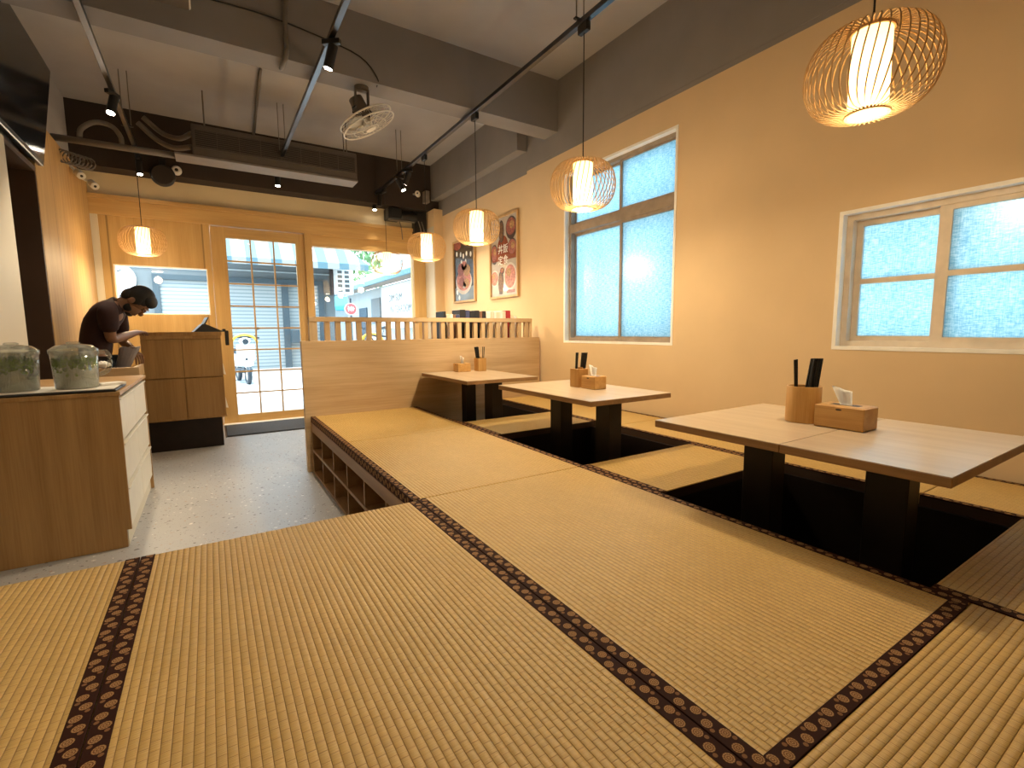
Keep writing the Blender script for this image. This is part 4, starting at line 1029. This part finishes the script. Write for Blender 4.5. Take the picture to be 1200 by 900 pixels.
dish(.22, -.24, .10, .10, 'plate'); dish(-.14, -.24, .14, .16, 'plate'); dish(.07, -.30, .065, .14, 'fish'); dish(.04, -.16, .05, .04, 'bowl')
MB().box(-.0142, -.013, -.24, -.06, -.43, -.395).build('banner_picture', 'poster_red', t)
MB().box(-.0142, -.013, .03, .11, -.435, -.41).build('banner_picture', 'bowl_dark', t)
t, hy, hz = poster('p', 5.70, 6.36, 1.572, 2.43, 'framed poster of a large seafood bowl, nearer the shopfront')
MB().box(-.012, -.002, -hy + .02, hy - .02, -hz + .02, hz - .02).build('sheet', 'poster_dark', t)
MB().box(-.0134, -.012, -hy + .03, hy - .03, -hz + .03, -.22).build('panel_picture', 'poster_slate', t)
pdisc(t, 'dish_picture', .02, -.15, .24, .17, 'bowl_white', -.0140); pdisc(t, 'dish_picture', .02, -.12, .215, .15, 'food_pink', -.0148)
for (y, z, a, b_, mtn) in ((.10, .02, .10, .09, 'food_red'), (-.08, .0, .10, .08, 'food_gold'), (.0, .07, .08, .06, 'food_pink'), (.08, -.15, .08, .07, 'food_red'), (-.06, -.17, .09, .06, 'food_gold'), (.0, -.2, .05, .04, 'bowl_white')): pdisc(t, 'dish_picture', y, z, a, b_, mtn, -.0156)
pdisc(t, 'dish_picture', .2, .36, .12, .06, 'food_red', -.014); pdisc(t, 'dish_picture', -.1, .38, .14, .05, 'food_gold', -.014)
for (y, z) in ((.22, .25), (-.2, .2), (.22, -.28), (.16, -.36), (.10, .23), (.02, .2), (-.08, .22), (.08, .12), (-.05, .12)): pdisc(t, 'lettering', y, z, .024, .034, 'letter_white', -.0145)

# ------------------------------------------------------------------ staff member
def skin_body(name, verts, edges, radii, mat, parent, sub=2, root=0, flat=None):
    me = bpy.data.meshes.new(name); me.from_pydata(verts, edges, [])
    o = bpy.data.objects.new(name, me); COL.objects.link(o)
    sm = o.modifiers.new('s', 'SKIN'); sm.use_smooth_shade = True
    for i, v in enumerate(me.skin_vertices[0].data):
        r = radii[i]; v.radius = r if isinstance(r, tuple) else (r, r); v.use_root = (i == root)
    sb = o.modifiers.new('d', 'SUBSURF'); sb.levels = sub; sb.render_levels = sub
    dg = bpy.context.evaluated_depsgraph_get(); dg.update()
    m2 = bpy.data.meshes.new_from_object(o.evaluated_get(dg)); bpy.data.objects.remove(o)
    m2.materials.clear(); m2.materials.append(MAT[mat])
    for p in m2.polygons: p.use_smooth = True
    o2 = bpy.data.objects.new(name, m2); COL.objects.link(o2)
    if parent: o2.parent = parent
    return o2
class Sk:
    def __init__(s): s.v = []; s.e = []; s.r = []
    def add(s, p, r, par=None):
        s.v.append(tuple(p)); s.r.append(r); i = len(s.v) - 1
        if par is not None: s.e.append((par, i))
        return i
    def chain(s, par, seq):
        for p, r in seq: par = s.add(p, r, par)
        return par
def person():
    base = Vector((-.90, 5.32, 0)); SH = Vector((.045, 0, 0)); t = thing('person', 'person in a dark maroon T-shirt bending over the prep counter, holding a paper bag', 'person', base)
    V = lambda x, y, z: Vector((x + (.045 if z < 1.2 else .02), y, z)) - base
    pel = V(-.885, 5.33, .93); wst = V(-.865, 5.33, 1.08); che = V(-.80, 5.32, 1.28); upc = V(-.735, 5.31, 1.385); nk0 = V(-.665, 5.30, 1.425); nk1 = V(-.615, 5.30, 1.445); hd = V(-.545, 5.30, 1.445)
    shR = V(-.715, 5.12, 1.365); shL = V(-.70, 5.50, 1.365)
    elR = V(-.74, 5.17, 1.125); wrR = V(-.605, 5.56, 1.185); haR = V(-.575, 5.66, 1.19)
    elL = V(-.715, 5.60, 1.10); wrL = V(-.635, 5.50, 1.03); haL = V(-.61, 5.46, 1.0)
    hpR = V(-.89, 5.23, .90); hpL = V(-.89, 5.43, .90); knR = V(-.885, 5.22, .48); knL = V(-.88, 5.44, .48); anR = V(-.905, 5.22, .09); anL = V(-.90, 5.44, .09)
    s = Sk(); p = s.add(pel, (.15, .105)); w_ = s.add(wst, (.145, .10), p); c_ = s.add(che, (.155, .11), w_); u_ = s.add(upc, (.13, .09), c_); n0 = s.add(nk0, .06, u_); n1 = s.add(nk1, .053, n0)
    s.chain(n1, [(hd, .07)])
    def arm(sh, el, wr, ha, curl, palm_down, side):
        a = s.chain(u_, [(sh, .06), ((sh * .5 + el * .5), .048), (el, .042), (el * .55 + wr * .45, .040), (wr, .027)])
        d_ = (ha - wr).normalized(); up = Vector((0, 0, 1)); lat = d_.cross(up).normalized(); nrm = lat.cross(d_)
        pk = s.chain(a, [(wr + d_ * .045, (.034, .017))])
        kn = wr + d_ * .085
        pk2 = s.add(kn, (.036, .015), pk)
        for k, ln in enumerate((.062, .072, .068, .052)):
            off = lat * (.030 - .020 * k) * side
            b0 = kn + off; b1 = b0 + d_ * ln * .5 - nrm * curl * .012; b2 = b1 + d_ * ln * .32 - nrm * curl * .026; b3 = b2 + d_ * ln * .14 - nrm * curl * .026
            s.chain(pk2, [(b0, .0095), (b1, .009), (b2, .0082), (b3, .007)])
        th0 = wr + d_ * .035 + lat * .03 * side - nrm * .008
        s.chain(pk, [(th0, .012), (th0 + d_ * .03 + lat * .016 * side - nrm * .012, .010), (th0 + d_ * .055 + lat * .016 * side - nrm * .022, .0085)])
    arm(shR, elR, wrR, haR, .6, True, -1); arm(shL, elL, wrL, haL, 1.0, True, 1)
    for hp, kn, an in ((hpR, knR, anR), (hpL, knL, anL)): s.chain(p, [(hp, .095), (hp * .5 + kn * .5, .08), (kn, .058), (kn * .6 + an * .4, .055), (an, .038)])
    body = skin_body('body', s.v, s.e, s.r, 'skin', None, 2)
    # head: shaped egg with face, merged into the body mesh
    bm = bmesh.new(); bm.from_mesh(body.data)
    # head frame: face looks forward-down. fwd = face direction, upv = crown direction
    fwd = Vector((.36, -.06, -.93)).normalized(); lat = fwd.cross(Vector((0, 0, 1))).normalized(); upv = lat.cross(fwd).normalized()
    hc = hd + upv * .02
    Mh = Matrix((( lat.x, fwd.x, upv.x, hc.x), (lat.y, fwd.y, upv.y, hc.y), (lat.z, fwd.z, upv.z, hc.z), (0, 0, 0, 1))) @ Matrix.Scale(1.08, 4)
    def add_s(c, sc, seg=20):
        r = bmesh.ops.create_uvsphere(bm, u_segments=seg, v_segments=seg // 2, radius=1, matrix=Mh @ Matrix.Translation(c) @ Matrix.Diagonal((*sc, 1))); 
        for v in r['verts']:
            for f in v.link_faces: f.smooth = True
    add_s((0, -.012, .02), (.074, .094, .098)); add_s((0, .025, -.045), (.058, .066, .075)); add_s((0, .055, -.085), (.035, .035, .03))     # skull, face, chin
    add_s((0, .098, -.025), (.011, .018, .018), 12); add_s((0, .086, -.010), (.009, .013, .032), 12)   # nose
    add_s((0, .086, -.062), (.023, .012, .006), 12); add_s((0, .085, -.070), (.020, .012, .006), 12)   # lips
    for sd in (-1, 1):
        add_s((sd * .075, -.012, -.012), (.010, .022, .034), 12); add_s((sd * .030, .078, .008), (.018, .012, .010), 12); add_s((sd * .030, .080, .026), (.024, .012, .007), 12)
    bm.to_mesh(body.data); bm.free(); body.parent = t
    def hpart(nm, lst, mat):
        mb = MB()
        for c, sc in lst: bmesh.ops.create_uvsphere(mb.bm, u_segments=24, v_segments=12, radius=1, matrix=Mh @ Matrix.Translation(c) @ Matrix.Diagonal((*sc, 1)))
        return mb.build(nm, mat, t, True)
    h = hpart('hair', [((0, -.022, .034), (.082, .098, .098)), ((0, .022, .075), (.070, .066, .052)), ((0, -.065, -.02), (.066, .052, .065)), ((-.066, -.008, .02), (.016, .04, .05)), ((.066, -.008, .02), (.016, .04, .05))], 'hair_black'); h['label'] = 'short black hair'
    hpart('beard', [((0, .056, -.090), (.036, .036, .026)), ((-.047, .022, -.066), (.013, .034, .034)), ((.047, .022, -.066), (.013, .034, .034))], 'hair_black')
    hpart('eyes', [((-.030, .089, .007), (.008, .004, .004)), ((.030, .089, .007), (.008, .004, .004))], 'hair_black')
    # T-shirt
    s = Sk(); p = s.add(pel + Vector((0, 0, -.02)), (.17, .125)); w_ = s.add(wst, (.165, .12), p); c_ = s.add(che, (.172, .128), w_); u_ = s.add(upc, (.148, .108), c_); n0 = s.add(nk0, (.078, .075), u_); s.add(nk1 * .45 + nk0 * .55, .068, n0)
    for sh, el in ((shR, elR), (shL, elL)): s.chain(u_, [(sh, .083), (sh * .6 + el * .4, .074), (sh * .22 + el * .78, .072)])
    skin_body('t_shirt', s.v, s.e, s.r, 'maroon_shirt', t, 2)
    s = Sk(); p = s.add(pel + Vector((0, 0, .02)), (.155, .112)); 
    for hp, kn, an in ((hpR, knR, anR), (hpL, knL, anL)): s.chain(p, [(hp, .11), (hp * .5 + kn * .5, .095), (kn, .075), (kn * .5 + an * .5, .07), (an + Vector((0, 0, .02)), .06)])
    skin_body('trousers', s.v, s.e, s.r, 'trousers', t, 2)
    for an in (anR, anL):
        mb = MB(); mb.box(an.x - .07, an.x + .085, an.y - .045, an.y + .045, .001, .022, .008, seg=2); mb.sph((an.x + .005, an.y, .04), 1, (.09, .046, .042), 16); mb.build('shoe', 'shoe', t, True)
    return haL + base, haR + base
hl, hr = person()
t = thing('paper_bag', 'pale paper bag held open above the prep counter', 'bag', (-.635, 5.36, .865))
bm = bmesh.new(); prof = [(.055, 0), (.065, .05), (.07, .12), (.085, .19)]; rings = []
for r, z in prof:
    rings.append([bm.verts.new((r * .9 * math.cos(a * PI / 8) + z * .35 - .03, r * .55 * math.sin(a * PI / 8), z + .012 * math.sin(a * 1.3) * (z > .1))) for a in range(16)])
for A, B in zip(rings, rings[1:]):
    for k in range(16): bm.faces.new((A[k], A[(k + 1) % 16], B[(k + 1) % 16], B[k]))
bm.faces.new(rings[0][::-1]); bmesh.ops.solidify(bm, geom=bm.faces[:], thickness=.0015)
mb = MB(); mb.bm.free(); mb.bm = bm; mb.build('bag_body', 'bag_paper', t)
MB().box(.035, .10, -.05, .05, .19, .197, .002).build('bag_fold', 'bag_paper', t)

# ------------------------------------------------------------------ the street outside
YO = 16.5
sbox('ground_street', -9, 14, Y1, 34, -.15, -.05, 'asphalt', 'sunlit pale street outside the shop', 'street')
bo = thing('shuttered_building', 'blue grey shop building with roller shutters across the street', 'building', (-.5, YO, -.05)); o = bo.location
def op(n_, mb, mat, parent=bo): return rel(mb, o).build(n_, mat, parent)
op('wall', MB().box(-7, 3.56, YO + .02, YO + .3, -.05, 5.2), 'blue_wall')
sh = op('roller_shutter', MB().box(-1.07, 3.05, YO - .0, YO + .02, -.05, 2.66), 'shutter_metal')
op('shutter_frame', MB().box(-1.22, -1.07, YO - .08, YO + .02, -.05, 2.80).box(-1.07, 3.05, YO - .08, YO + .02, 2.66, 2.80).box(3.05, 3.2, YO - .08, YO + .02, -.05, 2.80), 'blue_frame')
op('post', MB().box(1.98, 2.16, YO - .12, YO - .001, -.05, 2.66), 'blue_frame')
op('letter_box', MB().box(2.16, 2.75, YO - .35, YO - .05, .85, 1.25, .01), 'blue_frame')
op('step', MB().box(-1.3, 3.3, YO - .5, YO, -.05, .08), 'asphalt')
op('fascia_line', MB().box(-7, 3.56, YO - .02, YO + .02, 3.0, 3.04), 'white_wall')
aw = thing('striped_awning', 'white and blue striped awning over the shuttered shop', 'awning', (1.9, YO, 3.2)); o = aw.location
mb = MB()
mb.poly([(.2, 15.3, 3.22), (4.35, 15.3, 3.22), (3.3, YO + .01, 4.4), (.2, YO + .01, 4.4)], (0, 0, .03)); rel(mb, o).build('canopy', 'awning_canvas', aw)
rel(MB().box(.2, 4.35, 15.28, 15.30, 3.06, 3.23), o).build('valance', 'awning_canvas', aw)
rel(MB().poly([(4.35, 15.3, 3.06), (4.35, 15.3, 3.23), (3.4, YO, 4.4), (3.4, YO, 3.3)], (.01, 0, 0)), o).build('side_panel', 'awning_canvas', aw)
t = thing('round_sign', 'round white sign on the blue grey wall seen through the small window', 'sign', (-1.98, YO - .04, 2.62)); MB().cyl((0, -.03, 0), (0, .058, 0), .42, seg=36).build('disc', 'sign_white', t); MB().tube([(-.05, -.035, .1), (.03, -.035, .2), (.12, -.035, .24)], .018, 6).build('printed_stroke', 'letter_dark', t)
t = thing('hanging_sign_box', 'white boxed sign with two rows of dark characters beside the awning', 'sign', (3.78, YO - .1, 2.39))
MB().box(-.30, .32, -.2, .1, 0, .95, .01).build('cabinet', 'sign_white', t); MB().box(-.36, -.30, -.21, .11, -.02, .97, .005).build('side_plate', 'bowl_dark', t)
for c_ in range(2):
    for r_ in range(6): MB().box(-.17 + c_ * .22, -.03 + c_ * .22, -.205, -.199, .08 + r_ * .145, .17 + r_ * .145).build('character', 'letter_dark', t)
MB().box(-.29, -.2, .1, .115, .3, .7).build('bracket', 'blue_frame', t)
t = thing('round_red_sign', 'round red and white sign hanging above the street', 'sign', (3.44, 14.0, 1.82)); MB().cyl((0, .03, 0), (0, -.02, 0), .17, seg=32).build('rim', 'sign_white', t); MB().cyl((0, -.021, 0), (0, -.026, 0), .15, seg=32).build('face', 'sign_red', t)
mb = MB()
for a in range(4): mb.box(-.08 + a * .045, -.06 + a * .045, -.030, -.0265, -.07 + .02 * (a % 2), .08 - .02 * (a % 2))
mb.box(-.1, .1, -.030, -.0265, .0, .02); mb.build('emblem', 'sign_white', t)
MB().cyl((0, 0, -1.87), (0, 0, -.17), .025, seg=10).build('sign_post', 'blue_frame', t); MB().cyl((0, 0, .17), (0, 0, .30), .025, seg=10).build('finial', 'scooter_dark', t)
# building with eaves along the side street
be = thing('eaved_shophouse', 'white shophouse with blue roof and deep eaves along the side street', 'building', (6.2, 17, -.05)); o = be.location
def ep(n_, mb, mat): return rel(mb, o).build(n_, mat, be)
ep('wall', MB().box(5.75, 6.0, 10.5, 24, -.05, 2.9), 'white_wall')
ep('eave', MB().poly([(5.05, 10.3, 2.86), (5.05, 24, 2.86), (5.75, 24, 2.92), (5.75, 10.3, 2.92)], (0, 0, .03)), 'eave_soffit')
ep('roof', MB().poly([(5.0, 10.2, 2.90), (5.0, 24, 2.90), (8.5, 24, 4.7), (8.5, 10.2, 4.7)], (0, 0, .1)), 'teal_roof')
ep('gutter', MB().box(4.95, 5.05, 10.2, 24, 2.84, 2.95), 'teal_roof')
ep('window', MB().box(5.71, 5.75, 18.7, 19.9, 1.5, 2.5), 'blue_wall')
ep('door', MB().box(5.71, 5.75, 20.6, 21.8, -.05, 2.2), 'dark_opening')
sg = ep('sign_board', MB().box(5.66, 5.70, 14.6, 18.3, 1.3, 2.84), 'plank_sign')
def sideM(x, y, z): return Matrix(((0, 0, -1, x), (-1, 0, 0, y), (0, 1, 0, z), (0, 0, 0, 1)))
text_obj('lettering', 'DIM SUM', .36, 'letter_dark', Matrix.Translation(-Vector(o)) @ sideM(5.655, 16.7, 2.36), sg, .003)
text_obj('lettering', 'IN TEAROOM', .36, 'letter_dark', Matrix.Translation(-Vector(o)) @ sideM(5.655, 16.2, 1.95), sg, .003)
# far closing building
bf = thing('far_shop', 'pale shop with a cyan awning at the end of the side street', 'building', (4.5, 25, -.05)); o = bf.location
rel(MB().box(2.5, 9, 25, 25.3, -.05, 3.2), o).build('wall', 'white_wall', bf)
rel(MB().box(6.2, 7.0, 24.94, 25, -.05, 2.1), o).build('door', 'dark_opening', bf)
rel(MB().poly([(5.2, 24.0, 2.2), (6.6, 24.0, 2.2), (6.6, 25, 2.9), (5.2, 25, 2.9)], (0, 0, .04)), o).build('awning', 'cyan_canvas', bf)
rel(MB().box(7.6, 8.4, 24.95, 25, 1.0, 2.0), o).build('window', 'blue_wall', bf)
def tree(x, y, h, r, label, seed):
    rnd = random.Random(seed); t = thing('street_tree', label, 'tree', (x, y, -.05), 0, 'trees beyond the far shop')
    MB().cyl((0, 0, 0), (.1, 0, h * .6), .2, .1, seg=10).build('trunk', 'bark', t)
    mb = MB()
    for i in range(1500):
        d_ = Vector((rnd.gauss(0, 1), rnd.gauss(0, 1), rnd.gauss(0, 1))).normalized() * (r * rnd.random() ** .4); d_.z *= .8
        c_ = Vector((0, 0, h * .72)) + d_; q = Euler((rnd.random() * 6, rnd.random() * 6, rnd.random() * 6)).to_matrix(); s = rnd.uniform(.10, .24)
        vs = [mb.bm.verts.new(c_ + q @ Vector(p) * s) for p in ((-1, 0, 0), (0, -.5, 0), (1, 0, 0), (0, .5, .1))]; mb.bm.faces.new(vs)
    tag(mb.build('crown', 'leaf_green', t), kind='stuff')
tree(6.6, 28, 7.0, 2.6, 'leafy green tree rising behind the far shop', 1); tree(13.5, 28.5, 6.5, 2.4, 'green tree partly behind the blue roof', 2); tree(1.2, 31, 8, 2.4, 'distant green tree beside the striped awning', 3)
# parked scooters
def scooter(x, y, rz, label):
    t = thing('motor_scooter', label, 'scooter', (x, y, -.05), rz, 'scooters parked in the street')   # faces -Y
    def wheel(yy):
        mb = MB(); mb.tube([(0, yy + .21 * math.cos(a * PI / 12), .25 + .21 * math.sin(a * PI / 12)) for a in range(24)], .05, 8, True); w_ = mb.build('wheel', 'scooter_dark', t, True)
        MB().cyl((-.03, yy, .25), (.03, yy, .25), .16, seg=20).build('rim', 'aluminium', w_)
    wheel(-.60); wheel(.60)
    mb = MB(); mb.sph((0, -.60, .47), 1, (.075, .22, .10), 16); mb.build('front_fender', 'scooter_white', t, True)
    mb = MB(); mb.tube([(0, -.58, .35), (0, -.46, .75), (0, -.38, 1.02)], .04, 10); mb.build('fork', 'scooter_dark', t, True)
    mb = MB()
    for i in range(1): mb.box(-.20, .20, -.52, -.46, .55, .95, .03, seg=3)
    mb.box(-.16, .16, -.50, -.44, .42, .56, .03, seg=2)
    mb.build('leg_shield', 'scooter_white', t, True)
    mb = MB(); mb.sph((0, -.44, 1.03), 1, (.13, .09, .085), 18); mb.build('headlight_housing', 'scooter_white', t, True)
    MB().cyl((0, -.52, 1.02), (0, -.535, 1.02), .065, seg=20).build('headlight', 'scooter_dark', t)
    mb = MB(); mb.tube([(.27 * math.cos(a * PI / 12), -.42, .98 + .20 * math.sin(a * PI / 12)) for a in range(13)], .028, 8); mb.build('windshield_trim', 'scooter_yellow', t, True)
    mb = MB(); mb.tube([(-.34, -.30, 1.10), (-.15, -.38, 1.12), (.15, -.38, 1.12), (.34, -.30, 1.10)], .02, 8); mb.build('handlebar', 'scooter_dark', t, True)
    for s in (-1, 1):
        mb = MB(); mb.tube([(s * .24, -.34, 1.12), (s * .30, -.34, 1.30)], .008, 6); mb.sph((s * .31, -.34, 1.33), 1, (.06, .015, .04), 12); mb.build('mirror', 'scooter_dark', t, True)
    mb = MB(); mb.box(-.14, .14, -.48, .1, .27, .36, .03, seg=2); mb.build('footboard', 'scooter_dark', t, True)
    mb = MB(); mb.box(-.16, .16, .05, .75, .38, .72, .08, seg=3); mb.build('body', 'scooter_white', t, True)
    mb = MB(); mb.box(-.15, .15, .02, .80, .72, .83, .04, seg=3); mb.build('seat', 'scooter_dark', t, True)
    MB().box(-.11, .11, -.535, -.522, .56, .68, .004).build('number_plate', 'sign_white', t)
    return t
s1 = scooter(.66, 13.6, .12, 'scooter with a yellow trimmed shield seen through the gridded door')
s2 = dup(s1, (3.7, 12.6, -.05), -.5, 'scooter parked beside the round red sign')
s3 = dup(s1, (4.5, 15.0, -.05), -.8, 'scooter parked by the white shophouse wall')

# ------------------------------------------------------------------ daylight
w = bpy.data.worlds.new('sky'); S.world = w; w.use_nodes = True; nt = w.node_tree
bg = nt.nodes['Background']
t_ = nd(nt, 'ShaderNodeTexCoord'); sx = nd(nt, 'ShaderNodeSeparateXYZ'); nt.links.new(t_.outputs['Generated'], sx.inputs[0])
nt.links.new(ramp(nt, sx.outputs['Z'], [(0, (.80, .92, 1)), (.5, (.62, .82, 1))]), bg.inputs['Color'])
bg.inputs['Strength'].default_value = 3.6
sun = lamp_data('sun', 'SUN', 4.0, (1, .97, .9), angle=.02); so = bpy.data.objects.new('sun', sun); COL.objects.link(so)
so.rotation_euler = (math.radians(20), math.radians(-6), 0)

S.view_settings.view_transform = 'Standard'; S.view_settings.look = 'None'; S.view_settings.exposure = 1.08; S.view_settings.gamma = 1
S.view_settings.use_curve_mapping = False
S.cycles.use_denoising = True
S.cycles.max_bounces = 10; S.cycles.diffuse_bounces = 6; S.cycles.transparent_max_bounces = 16; S.cycles.sample_clamp_indirect = 6
